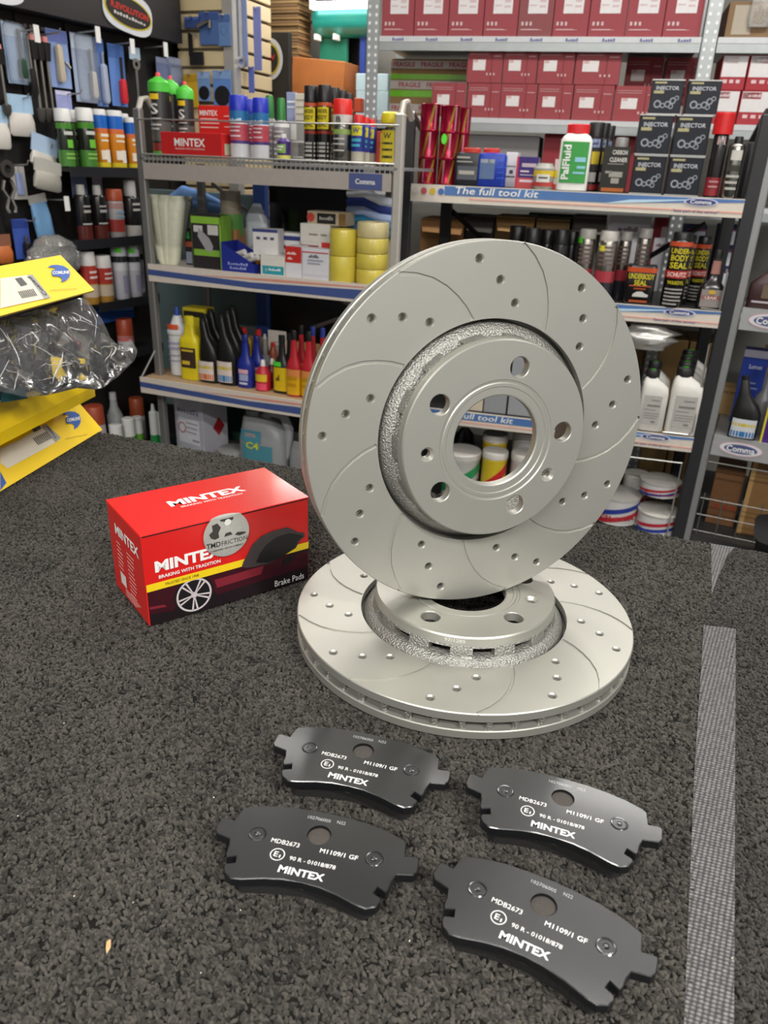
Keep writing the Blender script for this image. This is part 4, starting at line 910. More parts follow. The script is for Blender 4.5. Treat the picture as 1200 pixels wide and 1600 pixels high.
def clothpack(t, w_, h):
    cs = ['#2f5d86', '#1f6f94', '#a9bce4', '#2b3f92', '#dfe6f4']
    for i, c_ in enumerate(cs):
        p = [( -w_*.5, 0, h*(.10+.17*i)), (-w_*.1, -.02, h*(.12+.17*i)), (w_*.25, -.02, h*(.02+.16*i)), (w_*.5, 0, h*(-.08+.15*i)+h*.1)]
        MB().tube(p, [h*.10]*4, 10).build('folded_cloth', mat(c_, .6, bump=.2), t)
stand(RL, zL2+.13, 545, 618, 286, .18, clothpack, 'cloth_pack', 'blue and white folded cloths piled above the tape', 'cloth')
stand(RL, zL2, 545, 590, 354, .17, carton, 'cloth_carton', 'grey carton standing behind the masking tape', 'carton', dp=.1, col='#8d8a86')
stand(RL, zL2, 594, 618, 350, .19, lump('#c9c4ba', .5, 9), 'paper_bag', 'creased pale paper bag behind the masking tape stacks', 'bag')
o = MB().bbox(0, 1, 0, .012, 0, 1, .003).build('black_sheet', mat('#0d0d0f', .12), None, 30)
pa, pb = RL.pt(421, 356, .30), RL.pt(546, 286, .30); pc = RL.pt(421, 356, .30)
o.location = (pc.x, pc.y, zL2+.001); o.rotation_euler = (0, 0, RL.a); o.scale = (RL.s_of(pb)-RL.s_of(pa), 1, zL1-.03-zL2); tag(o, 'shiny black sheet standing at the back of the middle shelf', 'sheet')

# ------------------------------------------------------------------ left rack, lower shelf
def whitetip(t, w_, h):
    jar(t, w_, h, [(0, .88), (.01, .95), (.60, .95), (.62, 1.05), (.66, 1.05), (.70, .8), (.86, .42), (.88, .36)], col='#dcdcdc', cap='#2b4fa8', caps=[(.87, .26), (.97, .2), (1, .14)], prints=[(-.3, .3, .70, .77, '#d9542a')], mk=([(-.38, .38, .48, .03), (-.38, .3, .40, .04), (-.38, .38, .30, .02), (-.38, .3, .22, .02)], '#a9a4c0'))
stand(RL, zL3, 266, 293, 480, .06, whitetip, 'glue_bottle', 'white squeeze bottle with orange patch and blue tip', 'bottle')
stand(RL, zL3, 284, 313, 494, .02, jar, 'screenwash_bottle', 'yellow bottle with black picture label and yellow cap', 'bottle', prof=[(0, .92), (.01, 1), (.58, 1), (.66, .9), (.72, .55), (.88, .42)], n=4, dr=.6, col='#d8c41c', cap='#e0cf2a', caps=[(.86, .5), (.99, .48), (1, .4)], prints=[(-.38, .4, .2, .52, '#3b2a22')], mk=([(-.3, .3, .46, .03), (-.3, .1, .25, .06)], '#d8b83a'))
stand(RL, zL3, 288, 322, 482, .14, carton, 'yellow_box', 'yellow carton with black band standing behind the yellow bottle', 'carton', dp=.06, col='#d9c72e', prints=[(-.45, .45, .86, .95, '#2a261c')])
def slantneck(t, w_, h, lab='#c9862c', lab2='#d8c9c0', cap='#d8d0cc'):
    jar(t, w_, h, [(0, .95, 0, .6), (.01, 1, 0, .62), (.42, 1, 0, .62), (.55, .82, -.05, .55), (.72, .42, -.22, .35), (.93, .30, -.30, .3), (.95, .26, -.31, .26)], n=3.5, col='#171717', cap='#131313', caps=[(.94, .3, -.31), (1, .28, -.32)],
        prints=[(-.42, .42, .06, .36, lab2), (-.40, .40, .07, .16, lab), (-.40, .40, .24, .29, '#c8b42c')])
for x0, x1, yt, d, lab, lb in ((314, 342, 498, .02, '#c9682c', 'black slant-necked oil bottle with orange flame label'), (343, 370, 492, .02, '#2f7fb8', 'black slant-necked oil bottle with blue label')):
    stand(RL, zL3, x0, x1, yt, d, slantneck, 'oil_bottle', lb, 'bottle', 'black slant-necked oil bottles', lab=lab)
for k in range(4):
    stand(RL, zL3, (318, 352, 326, 360)[k], (346, 380, 354, 388)[k], (492, 486, 484, 480)[k], (.085, .085, .148, .148)[k], slantneck, 'oil_bottle', 'black slant-necked oil bottle packed behind the labelled ones', 'bottle', 'black slant-necked oil bottles', lab='#444444', lab2='#3a3a3a')
for x0, x1, yt, d, lb in ((372, 396, 523, .02, 'blue tapered fuel additive bottle at the shelf front'), (390, 413, 525, .085, 'blue tapered fuel additive bottle behind its twin')):
    stand(RL, zL3, x0, x1, yt, d, jar, 'additive_bottle', lb, 'bottle', 'blue additive bottles', prof=NECK, col='#1c2a86', cap='#1a2270', caps=NECKC, n=2.6, dr=.7, prints=[(-.3, .3, .28, .36, '#d8a8b4'), (-.25, .3, .14, .27, '#9aa2c8')], mk=([(-.25, .25, .07, .04)], '#c8cce0'))
for x0, x1, yt, d, lb in ((401, 422, 562, .015, 'small red bottle with yellow label at the shelf edge'), (417, 434, 560, .06, 'small dark red bottle behind the yellow-labelled one')):
    stand(RL, zL3, x0, x1, yt, d, jar, 'treatment_bottle', lb, 'bottle', 'small red treatment bottles', prof=[(0, .9), (.01, 1), (.58, 1), (.7, .7), (.8, .4)], col='#b01f2c' if d < .03 else '#5a1a1c', cap='#d9d4d0', caps=[(.79, .36), (.98, .26), (1, .2)], prints=[(-.42, .42, .32, .56, '#d8b82a' if d < .03 else '#7a2a24'), (-.4, .4, .04, .26, '#e04a68' if d < .03 else '#5a1a1c')])
for x0, x1, yt, d, lb in ((429, 453, 524, .015, 'yellow bottle with long black neck and green sticker'), (444, 462, 521, .08, 'yellow bottle with long black neck behind the stickered one')):
    stand(RL, zL3, x0, x1, yt, d, jar, 'cleaner_bottle', lb, 'bottle', 'black-necked yellow bottles', prof=[(0, .9), (.01, 1), (.50, 1), (.58, .7), (.66, .42), (.90, .34)], n=3, dr=.7, col='#191818', cap='#1c1c1c', caps=[(.89, .42), (1, .4)], bands=[(.05, .46, '#d6b61f')], prints=[(-.45, .1, .48, .56, '#4fd03a')] if d < .05 else [], txt=[('~2', -.1, .28, .25, .1, '#3a3320')])
for k, (x0, x1, yt, d) in enumerate(((449, 470, 516, .0), (472, 493, 518, .0), (462, 480, 508, .09), (480, 498, 510, .09), (495, 513, 512, .05))):
    stand(RL, zL3, x0, x1, yt, d, jar, 'injector_cleaner', ('red-necked amber bottle with yellow label and black cap', 'red-necked amber bottle with yellow label and black cap', 'red-necked bottle in the row behind the amber ones', 'red-necked bottle in the row behind the amber ones', 'red-necked bottle with blue cap half hidden by the upright disc')[k], 'bottle', ('amber injector cleaners', 'amber injector cleaners', 'rear injector cleaners', 'rear injector cleaners', None)[k], prof=NECK, n=3, dr=.7, col='#b0202a', cap=('#161616', '#161616', '#161616', '#2a3a8a', '#2a3a8a')[k], caps=NECKC, bands=[(.03, .30, '#d8a81c'), (.30, .42, '#d98a4a')], mk=([(-.35, .35, .26, .06), (-.35, .3, .16, .05)], '#b8860f'))
for x0, x1, yt, c_, lb in ((371, 391, 512, '#d2b92a', 'red-capped yellow bottle at the back of the lower shelf'), (397, 412, 515, '#6a5a3a', 'red-capped brown bottle at the back of the lower shelf'), (421, 433, 535, '#9a4a34', 'red-capped amber flask behind the clear nozzle')):
    stand(RL, zL3, x0, x1, yt, .215, jar, 'stain_remover_bottle', lb, 'bottle', prof=[(0, .95), (.01, 1), (.7, 1), (.8, .6), (.88, .45)], col=c_, cap='#c0282c', caps=[(.87, .55), (1, .5)], prints=[(-.4, .4, .2, .5, '#d8c64a')])
stand(RL, zL3, 408, 421, 522, .155, jar, 'grease_tube', 'grey plastic tube with tapered nozzle standing on the lower shelf', 'tube', prof=[(0, 1.), (.5, 1), (.52, .5), (.9, .4)], col='#8f9196', cap='#b9bbbf', caps=[(.88, .4), (1, .25)])
stand(RL, zL3, 419, 447, 517, .27, carton, 'notice_card', 'plain white card leaning on the back board', 'card', dp=.004, col='#d0cbc2', mk=([(-.3, .3, .7, .03), (-.3, .2, .6, .03)], '#a9a49b'))

# ------------------------------------------------------------------ left rack, floor level
def squarecan(t, w_, h):
    carton(t, w_, h, dp=w_*.8, mt=mat('#d3d2dc', .4, .2), prints=[(-.38, .36, .40, .72, '#e9e8ee')], side=[], txt=[('~7', 0, .82, .75, .07, '#8a8798')], mk=([(-.1, .3, .66, .015), (-.1, .3, .60, .015), (-.1, .25, .54, .015), (.1, .34, .44, .025)], '#9a98a8'))
    MB().lathe([(.016, 0), (.021, 0)], 24, False, Matrix.Translation((-w_*.24, -.0016, h*.59)) @ Matrix.Rotation(PI/2, 4, 'X')).build('hazard_ring', paper('#c06a70'), t, 0)
    MB().add([(w_/2+.001, w_*.3, h*.62), (w_/2+.001, w_*.5, h*.50), (w_/2+.001, w_*.7, h*.62), (w_/2+.001, w_*.5, h*.74)], [(0, 1, 2, 3)]).build('hazard_diamond', paper('#a8242c'), t, 0)
    MB().lathe([(.0, .016), (.018, .016), (.02, 0)], 20, False, Matrix.Translation((-w_*.2, w_*.3, h))).build('cap', plastic('#222222'), t)
stand(RL, zL4, 270, 323, 621, .12, squarecan, 'solvent_can', 'tall white square metal can with a red hazard diamond', 'can', yaw=-14)
def jug(t, w_, h):
    MB().loft([(0, w_*.95, w_*.55), (.01, w_, w_*.6), (.62*h, w_, w_*.6), (.78*h, w_*.9, w_*.55), (.9*h, w_*.62, w_*.4, -.12*w_), (.93*h, w_*.4, w_*.3, -.2*w_)], 3.5, 24).build('body', mat('#9a9c9e', .42), t)
    MB().tube([(-.02*w_, 0, .90*h), (.15*w_, 0, h*.99), (.40*w_, 0, h*.96), (.52*w_, 0, h*.8), (.50*w_, 0, h*.5), (.36*w_, 0, h*.34)], [w_*.09]*6, 10).build('handle', mat('#a3a5a7', .4), t)
    patch(MB(), -.38*w_, .06*w_, .62*h, .78*h, w_*1.02, w_*.62, 3.5, .001).build('label_panel', paper('#4f93a5'), t); patch(MB(), -.36*w_, .30*w_, .40*h, .60*h, w_*1.02, w_*.62, 3.5, .001).build('label_panel', paper('#4f8e9c'), t)
    V2, F2 = fit_text('C4', -.12*w_, .585*h, .28*w_, .09*h, .03); MB().add([(x, yfront(x, w_, w_*.62, 3.5)-.003, z) for x, z in V2], F2).build('lettering', paper('#d3d83a'), t, 0)
    V2, F2 = fit_text('comma', -.16*w_, .72*h, .24*w_, .05*h, .01); MB().add([(x, yfront(x, w_, w_*.62, 3.5)-.003, z) for x, z in V2], F2).build('brand_lettering', paper('#d8b0a4'), t, 0)
    MB().loft([(.91*h, w_*.3, w_*.3, -.24*w_), (.99*h, w_*.3, w_*.3, -.25*w_)], 2, 16).build('cap', plastic('#8d8f91'), t)
stand(RL, zL4+.03, 381, 450, 641, .08, jug, 'coolant_jug', 'grey handled jug with blue-green label and yellow lettering', 'jug')
MBt = stand(RL, zL4, 345, 386, 700, .10, jar, 'paste_tub', 'pale grey lidded tub beside the grey jug', 'tub', prof=[(0, .88), (.02, .92), (.86, .95), (.9, 1), (.98, 1), (1, .9)], col='#a7a7a5')
stand(RL, zL4, 456, 488, 676, .07, jar, 'oil_canister', 'grey canister with dark cap beside the grey jug', 'canister', prof=OILB, caps=OILC, cap='#2c2f34', n=4, dr=.7, col='#8f9193')
for x0, x1, d, c_ in ((237, 248, .10, '#2f8a4a'), (250, 261, .10, '#2f8a4a')):
    stand(RL, zL4, x0, x1, 632, d, jar, 'silicone_tube', 'white and green silicone tube standing beside the white can', 'tube', 'green silicone tubes', prof=[(0, 1), (.88, 1), (.9, .5), (1, .3)], col='#d8dad6', bands=[(.05, .55, c_)])

# ================================================================== LEFT WALL: PEGBOARD WITH TOOLS
RW = Rack(250, 60, 3.2, 64); RW.P = WP + Vector((0, 0, 1.3)); RW.u = UW; RW.b = -NW; RW.a = AW; RW.oblique = True
def wall_item(x0, x1, yt, yb, d=-.02):
    """size and place of something flat hanging in front of the wall"""
    xc = (x0+x1)/2; p = RW.pt(xc, (yt+yb)/2, d); a, b = RW.pt(x0, (yt+yb)/2, d), RW.pt(x1, (yt+yb)/2, d)
    zt, zb = RW.pt(xc, yt, d).z, RW.pt(xc, yb, d).z
    return RW.at((RW.s_of(a)+RW.s_of(b))/2, d, zb), (b-a).length, zt-zb
# black pegboard panels and fascia
pz0 = .35; hz0 = RW.pt(200, 53, -.05).z
t = thing('pegboard', 'black perforated display board with hooks for hanging tools', 'board', WP, AW)
PE = RW.s_of(RW.pt(277, 40, -.07))
MB().box(-1.6, PE, 0, .028, pz0, hz0).build('panel', mat('#191716', .55, var=.2, scale=15), t, 0)
for x in (-1.2, -.62, RW.s_of(RW.pt(112, 120, 0)), PE-.013):
    MB().box(x-.012, x+.012, -.006, .0, pz0, hz0).build('upright', mat('#121111', .4), t, 0)
ph_ = MB()
for k in range(46):
    for r_ in range(3): ph_.box(-1.5+k*.022, -1.5+k*.022+.012, -.0015, 0, hz0-.035-r_*.018, hz0-.025-r_*.018)
ph_.build('perforations', mat('#8f8a82', .5), t, 0, 'stuff')
f_ = thing('fascia_sign', 'black header board with an oval lettered badge above the tools', 'sign', WP, AW)
MB().box(-1.6, RW.s_of(RW.pt(277, 40, -.07)), -.09, -.002, hz0, hz0+.30).build('header_board', mat('#1d1b1b', .4), f_, 0)
def oval_badge(parent, px0, px1, py0, py1, d, text, name='badge'):
    loc, w_, h = wall_item(px0, px1, py0, py1, d); sx = (loc-WP).dot(UW); z = loc.z+h/2
    T = Matrix.Translation((sx, d, z)) @ Matrix.Rotation(math.radians(7), 4, 'Y') @ Matrix.Rotation(PI/2, 4, 'X')
    def ov(a, b, z_, m, nm): MB().add([(a*math.cos(2*PI*k/40), b*math.sin(2*PI*k/40), z_) for k in range(40)], [tuple(range(40))], T).build(nm, m, parent, 0)
    MB().loft([(-.002, w_*.95, h*1.05), (.001, w_*.95, h*1.05)], 3, 32, True, T).build('white_backing', paper('#cfd2d8'), parent, 0)
    ov(w_*.46, h*.40, .002, paper('#c9b62a'), 'gold_ring'); ov(w_*.43, h*.36, .003, paper('#26221f'), 'black_oval')
    V2, F2 = fit_text(text, .02*w_, h*.05, w_*.72, h*.16, .02); MB().add([(x, y, .004) for x, y in V2], F2, T).build('lettering', paper('#d2352a'), parent, 0)
    V2, F2 = fit_text('~11', .02*w_, -h*.13, w_*.62, h*.08, .0); MB().add([(x, y, .004) for x, y in V2], F2, T).build('lettering', paper('#c9c5bd'), parent, 0)
oval_badge(f_, 160, 238, -12, 50, -.093, 'R.EVOLUTION')
loc, w_, h = wall_item(-30, 36, -30, 6, -.093)
MB().loft([(-.002, w_, h), (.001, w_, h)], 2, 24, True, Matrix.Translation(((loc-WP).dot(UW), -.093, loc.z+h/2)) @ Matrix.Rotation(PI/2, 4, 'X')).build('white_badge', paper('#d8dade'), f_, 0)
# hooks: (px at wall, py, px tip, py tip)
def hook(px, py, L, label, tagged=True):
    p = RW.pt(px, py, 0); o = thing('display_hook', label, 'hook', (p.x, p.y, p.z), AW, 'wire hooks on the board')
    MB().tube([(0, 0, 0), (0, -L*.9, .004), (0, -L, .016)], .0026, 6).build('wire', WIRE, o)
    if tagged: MB().box(-.010, .010, -L-.004, -L-.001, -.03, .016).build('price_tag', paper('#e6e6e2'), o, 0)
for px, py, L, tg in ((20, 50, .10, True), (110, 52, .12, True), (172, 70, .10, True), (225, 75, .10, True), (60, 55, .1, False), (25, 155, .06, False), (62, 232, .06, False), (18, 258, .08, False), (70, 312, .1, True), (30, 345, .08, False), (95, 148, .1, False), (128, 270, .1, False)):
    hook(px, py, L, 'wire display hook with a white price tag' if tg else 'bare wire display hook on the black board', tg)
# hanging packs
def card(x0, x1, yt, yb, col, label, fn=None, d=-.03, cat='tool pack', name='tool_pack', tilt=0., group=None, thick=.003, hdr=None):
    loc, w_, h = wall_item(x0, x1, yt, yb, d); t = thing(name, label, cat, loc, AW, group)
    if tilt: t.rotation_euler = (0, math.radians(tilt), AW)
    if col: MB().bbox(-w_/2, w_/2, 0, thick, 0, h, .001).build('backing_card', paper(col), t, 0)
    if hdr: MB().box(-w_/2, w_/2, -.0008, 0, h*.78, h*.98).build('header_print', paper(hdr), t, 0)
    if fn: fn(t, w_, h)
    return t
def blister(t, w_, h, x=.0, a=.08, b=.9, ww=.5, dp=.018): MB().loft([(a*h, w_*ww*.7, dp*1.2, x*w_), (a*h+.01, w_*ww, dp*2, x*w_), (b*h-.01, w_*ww, dp*2, x*w_), (b*h, w_*ww*.7, dp*1.2, x*w_)], 4, 16).build('clear_blister', clear('#dfe6ee', .15, .2), t)
def driver(handle, shaft='#9b9b9b', z0=.12, z1=.5, zt=.9, x=.05):
    def fn(t, w_, h):
        MB().loft([(z0*h, .018, .018, x*w_, -.012), (z0*h+.01, .026, .026, x*w_, -.012), (z1*h, .022, .022, x*w_, -.012), (z1*h+.006, .012, .012, x*w_, -.012)], 3, 12).build('handle', plastic(handle), t)
        MB().tube([(x*w_, -.012, z1*h), (x*w_, -.012, zt*h)], .005, 8).build('shaft', metalm(shaft), t)
    return fn
def multi(*fs):
    def fn(t, w_, h):
        for f in fs: f(t, w_, h)
    return fn
card(8, 41, 36, 131, '#a9bfdd', 'pale blue card with a green-handled screwdriver in a clear sleeve', multi(driver('#2a4a35', x=.12, z0=.1, z1=.4), lambda t, w_, h: blister(t, w_, h, .0, .0, 1., .95, .02)), hdr='#c9d8ea')
card(76, 108, 47, 137, '#8fa5d6', 'blue card with a silver lock pliers standing out', multi(driver('#c9bda8', '#d5cbb8', .1, .7, .75, -.1), lambda t, w_, h: MB().tube([(.1*w_, -.015, .45*h), (.32*w_, -.015, .36*h)], .006, 8).build('jaw', metalm('#d8d4cc'), t)), hdr='#6f7fc0')
card(88, 112, 142, 172, '#9aa0d0', 'small lilac-blue card above the green cans', hdr='#c9c8e2')
card(115, 148, 54, 160, '#a9b6cf', 'clear-sleeved card with silver pliers near the upright', multi(driver('#c4c0ba', '#cfcac2', .08, .45, .8, .25), lambda t, w_, h: blister(t, w_, h, .1, .0, 1., .9, .02)), hdr='#cdd9ea')
card(148, 165, 60, 166, '#6f90cf', 'narrow blue card with a silver rod', driver('#a9b4cc', '#b9c2d4', .05, .6, .8, .1), hdr='#5274b8')
card(172, 196, 70, 166, '#5f86cc', 'blue card with a red-handled knife', multi(driver('#d6303a', '#4a4744', .05, .42, .80, .12)), hdr='#4a6fb4')
card(245, 264, 90, 130, '#7a86ac', 'dim blue card tucked beside the slatwall column', hdr='#99a2c2')
card(262, 285, 90, 135, '#8490b4', 'grey-blue blister card next to the slatwall column', multi(lambda t, w_, h: blister(t, w_, h, 0, .05, .7, .8)), hdr='#a9b2cc')
def rod(t, w_, h):
    MB().tube([(0, -.012, h*.16), (0, -.012, h*.80)], .0045, 8).build('shaft', metalm('#a9a49c'), t)
    MB().loft([(0, .014, .014, 0, -.012), (.01, .024, .024, 0, -.012), (.15*h, .026, .026, 0, -.012), (.17*h, .014, .014, 0, -.012)], 2.5, 12).build('lower_grip', plastic('#4a4642'), t)
    MB().loft([(.72*h, .022, .022, 0, -.012), (.93*h, .034, .030, 0, -.012)], 2.5, 12).build('head', plastic('#171616'), t)
    MB().loft([(.93*h, .02, .02, 0, -.012), (h, .018, .018, 0, -.012)], 2, 10).build('pink_cap', plastic('#d98a86'), t)
for i, x in enumerate((52, 62, 72)):
    card(x-4, x+6, 55+i*2, 190, None, 'long steel pry rod with black head and pink cap', rod, name='pry_rod', cat='tool', group='hanging pry rods')
card(-8, 8, 70, 180, None, 'long steel pry rod hanging nearest the white header badge', rod, name='pry_rod', cat='tool', group='hanging pry rods')
card(38, 50, 55, 150, None, 'thin ratchet screwdriver with black grip beside the pry rods', driver('#1b1a1a', '#9b9690', .0, .42, .98, 0), name='screwdriver', cat='tool')
def spanner(t, w_, h):
    MB().box(-.006, .006, -.006, 0, 0, h*.72).build('shank', metalm('#b9b9b9'), t, 0)
    MB().lathe([(.008, -.006), (.019, -.006), (.019, .006), (.008, .006)], 24, True, Matrix.Translation((0, -.003, h*.78)) @ Matrix.Rotation(PI/2, 4, 'X')).build('ring_end', metalm('#b9b9b9'), t)
    MB().box(-w_*.45, w_*.45, -.004, -.002, h*.84, h).build('tag', paper('#b9cfe2'), t, 0)
card(204, 222, 75, 190, None, 'chrome ring spanner with pale tag on the board', spanner, name='spanner', cat='spanner')
def pouch(hcol, col, split=.6):
    def fn(t, w_, h):
        MB().loft([(0, w_*.8, .010), (.06*h, w_, .018), (split*h*.6, w_*.97, .030), (split*h, w_*.9, .010)], 3, 16).build('pouch', mat(col, .4, bump=.2), t, 40)
        MB().box(-w_*.5, w_*.5, -.002, .002, split*h*.98, h).build('header_card', paper(hcol), t, 0)
    return fn
card(12, 52, 148, 213, None, 'white pouch with a pale blue header card', pouch('#a9c8e2', '#d6d0c8', .56), name='pouch_pack', cat='pack')
card(-10, 13, 165, 233, None, 'white pouch pack cut off by the picture edge, blue header', pouch('#a9c8e2', '#d8d4cc', .6), name='pouch_pack', cat='pack')
card(44, 84, 211, 262, None, 'crumpled clear pouch with tilted pale blue header', pouch('#b4cbe6', '#cfcac0', .45), name='pouch_pack', cat='pack', tilt=14, d=-.05)
card(50, 92, 250, 298, None, 'crumpled grey cellophane pouch beneath the tilted one', pouch('#b5b2aa', '#aaa69c', .6), name='pouch_pack', cat='pack', tilt=10, d=-.095)
card(18, 41, 260, 312, '#b5b2ac', 'grey pouch with a narrow blue and pink label', lambda t, w_, h: MB().box(-.2*w_, .25*w_, -.004, 0, .15*h, .8*h).build('label_panel', paper('#9aa6d0'), t, 0), name='pouch_pack', cat='pack')
card(55, 82, 303, 374, None, 'slim white pouch with sky blue label', pouch('#b9b6b0', '#7fb0de', .82), name='pouch_pack', cat='pack', tilt=-8)
card(22, 47, 342, 405, '#3a55a8', 'deep blue card with a black tool', driver('#1d1d20', '#8a8a90', .05, .4, .6, .1), hdr='#2a3f8a')
card(-6, 18, 366, 412, None, 'orange and brown pouch low on the board', pouch('#8a5a44', '#c26a34', .6), name='pouch_pack', cat='pack')
card(45, 122, 367, 430, None, 'big crumpled clear bag above the yellow cartons', lambda t, w_, h: lump('#d6d4d0', .2, 5, .12, m=clear('#e6e4e0', .12, .28))(t, w_, h), name='clear_bag', cat='bag', d=-.10)
def spring(t, w_, h):
    MB().lathe([(.012, -.01), (.026, -.01), (.026, .01), (.012, .01)], 24, True, Matrix.Translation((0, -.02, h*.84)) @ Matrix.Rotation(PI/2, 4, 'X')).build('ring', metalm('#a8a5a0'), t)
    for sx in (-.012, .012): MB().tube([(sx, -.02, h*.62), (sx*1.8, -.02, h*.45), (sx*.4, -.02, h*.28), (sx*1.3, -.02, h*.1), (sx, -.02, 0)], .006, 8).build('hook', metalm('#b4b1ab'), t)
card(-6, 18, 250, 332, None, 'steel ring with two curved hooks hanging on the board', spring, name='puller_hook', cat='tool')
card(112, 136, 267, 310, '#8390b8', 'lilac-blue card under the green spray cans', hdr='#6a76a8'); card(145, 160, 272, 305, '#a9a3b8', 'small mauve card under the orange spray cans', hdr='#c9b2b8')
card(150, 210, 472, 502, '#2a57a8', 'blue boxed snow brush hanging below the white cans', lambda t, w_, h: MB().tube([(-.45*w_, -.01, .75*h), (.4*w_, -.01, .55*h)], .006, 8).build('handle', plastic('#6fa3e0'), t), name='brush_pack', cat='brush')
# wall shelves with cans
zW1 = RW.pt(150, 262, -.06).z; zW2 = RW.pt(160, 370, -.06).z; zW3 = RW.pt(170, 466, -.06).z; zW4 = RW.pt(200, 540, -.06).z; zW5 = RW.pt(190, 700, -.06).z
for zz, xa, xb, lb in ((zW1, 88, 225, 'upper'), (zW2, 84, 226, 'second'), (zW3, 110, 226, 'third'), (zW4, 150, 226, 'fourth'), (zW5, 140, 226, 'lowest')):
    a, b = RW.s_of(RW.pt(xa, 300, -.06)), RW.s_of(RW.pt(xb, 300, -.06))
    t = thing('wall_shelf', lb+' black shelf on the tool board holding spray cans', 'shelf', WP, AW, 'black wall shelves')
    MB().box(a, b, -.135, -.0005, zz-.012, zz-.0005).build('shelf_board', BLK, t, 0); MB().box(a, b, -.138, -.135, zz-.028, zz+.004).build('price_rail', mat('#26262a', .35), t, 0)
for x0, x1, yt, d in ((89, 113, 170, -.10), (111, 124, 172, -.045), (122, 148, 169, -.10)):
    stand(RW, zW1, x0, x1, yt, d, can, 'spray_can', 'black and lime spray can with white cap', 'spray can', 'lime spray cans', body='#1d2218', cap='#e3e3e0', cw=1., ch=.2, bands=[(.66, .76, '#4a8a2e'), (.02, .30, '#4a8434')], prints=[(-.22, .22, .34, .48, '#6fc23a'), (-.35, .35, .56, .62, '#c9ccc4')], mk=([(-.35, .35, .22, .03), (-.35, .3, .15, .03)], '#8fc25a'))
for x0, x1, yt, d in ((147, 169, 171, -.09), (169, 194, 173, -.10), (188, 204, 178, -.04), (196, 217, 184, -.10)):
    stand(RW, zW1, x0, x1, yt, d, can, 'spray_can', 'orange spray can with blue cap band and white top', 'spray can', 'orange and blue spray cans', body='#d98a24', cap='#dfdedb', cw=.96, ch=.10, bands=[(.68, .90, '#2468c0'), (.60, .68, '#d9703a'), (0., .10, '#d9c02a')], prints=[(-.1, .4, .1, .32, '#e8e4da')], mk=([(-.35, .3, .54, .05), (-.35, .2, .46, .03), (-.4, -.1, .15, .16)], '#f0e2d0'))
for x0, x1, yt, d in ((118, 141, 288, -.10), (143, 166, 289, -.10)):
    stand(RW, zW2, x0, x1, yt, d, can, 'spray_can', 'black spray can with brown base and silver cap', 'spray can', 'brown-based spray cans', body='#1a1718', cap='#bdbab5', cw=.55, ch=.18, bands=[(.0, .26, '#5a2620')], mk=([(-.3, .3, .6, .03), (-.3, .3, .5, .05), (-.4, .4, .28, .03)], '#b0aca8'))
stand(RW, zW2, 168, 193, 295, -.10, can, 'spray_can', 'rust-capped spray can with a red car picture', 'spray can', body='#a9a6a6', cap='#a8492a', cw=1., ch=.22, bands=[(.12, .38, '#9a3a34'), (.6, .72, '#b08a88')], mk=([(-.3, .3, .5, .04), (-.3, .3, .42, .03)], '#7fa6c0'))
stand(RW, zW2, 192, 218, 281, -.10, can, 'spray_can', 'silver-topped black spray can with white lower label', 'spray can', body='#201f20', cap='#b5b3b0', cw=.7, ch=.28, bands=[(0, .2, '#b8b4ae')], mk=([(-.3, .3, .56, .04), (-.3, .3, .46, .04)], '#b8b5b0'))
for x0, x1, yt, d in ((127, 151, 392, -.10), (149, 175, 398, -.10)):
    stand(RW, zW3, x0, x1, yt, d, can, 'spray_can', 'white-capped spray can with red and amber label', 'spray can', 'red and amber spray cans', body='#b98a3a', cap='#dcd8d4', cw=1., ch=.26, bands=[(.40, .74, '#b03a30'), (.14, .38, '#c9b8a0')], mk=([(-.3, .3, .6, .04), (-.3, .3, .5, .04)], '#e8d0c8'))
for x0, x1, yt, d in ((175, 199, 372, -.10), (196, 219, 374, -.10), (210, 224, 372, -.05)):
    stand(RW, zW3, x0, x1, yt, d, can, 'primer_can', 'tall white and grey primer spray can with green sticker', 'spray can', 'white primer spray cans', body='#c9c8d0', cap='#c5c5c8', cw=.96, ch=.14, bands=[(.62, .72, '#2b2c30'), (.48, .6, '#dcdce2')], prints=[(-.48, -.2, .78, .86, '#5fd03a'), (-.25, .25, .1, .4, '#9a98b0')])
stand(RW, zW4, 183, 208, 497, -.10, can, 'spray_can', 'spray can with rust red cap on the fourth wall shelf', 'spray can', body='#c9c6c6', cap='#a8462a', cw=1., ch=.5, bands=[(.3, .46, '#c9706a')])
stand(RW, zW5, 135, 165, 632, -.09, can, 'spray_can', 'spray can with rust cap beside the lower yellow carton', 'spray can', body='#b9b0b4', cap='#a84a30', cw=1., ch=.3, bands=[(.3, .6, '#c9b9bc')])
stand(RW, zW5, 168, 192, 612, -.04, jar, 'clear_bottle', 'clear glassy bottle on the lowest wall shelf', 'bottle', prof=[(0, .95), (.6, 1), (.75, .5), (.9, .4)], cap='#b9b9b9', caps=[(.88, .45), (1, .4)], mt=mat('#b9bcbc', .15, .3))
stand(RW, zW5, 204, 226, 620, -.04, can, 'spray_can', 'spray can with rust cap behind the green glue sticks', 'spray can', body='#c9c2c4', cap='#a8502f', cw=1., ch=.4)
for x0, x1, yt, d, c_ in ((172, 193, 662, -.125, '#dfe3ea'), (192, 212, 652, -.125, '#4f9a3a'), (208, 224, 650, -.12, '#6fae3a')):
    stand(RW, zW5, x0, x1, yt, d, jar, 'glue_stick', 'short glue tube with white cap, %s body' % ('white' if c_ == '#dfe3ea' else 'green'), 'tube', 'short glue tubes', prof=[(0, .95), (.02, 1), (.5, 1)], col=c_, cap='#e8e8e4', caps=[(.5, .98), (.98, .95), (1, .8)])
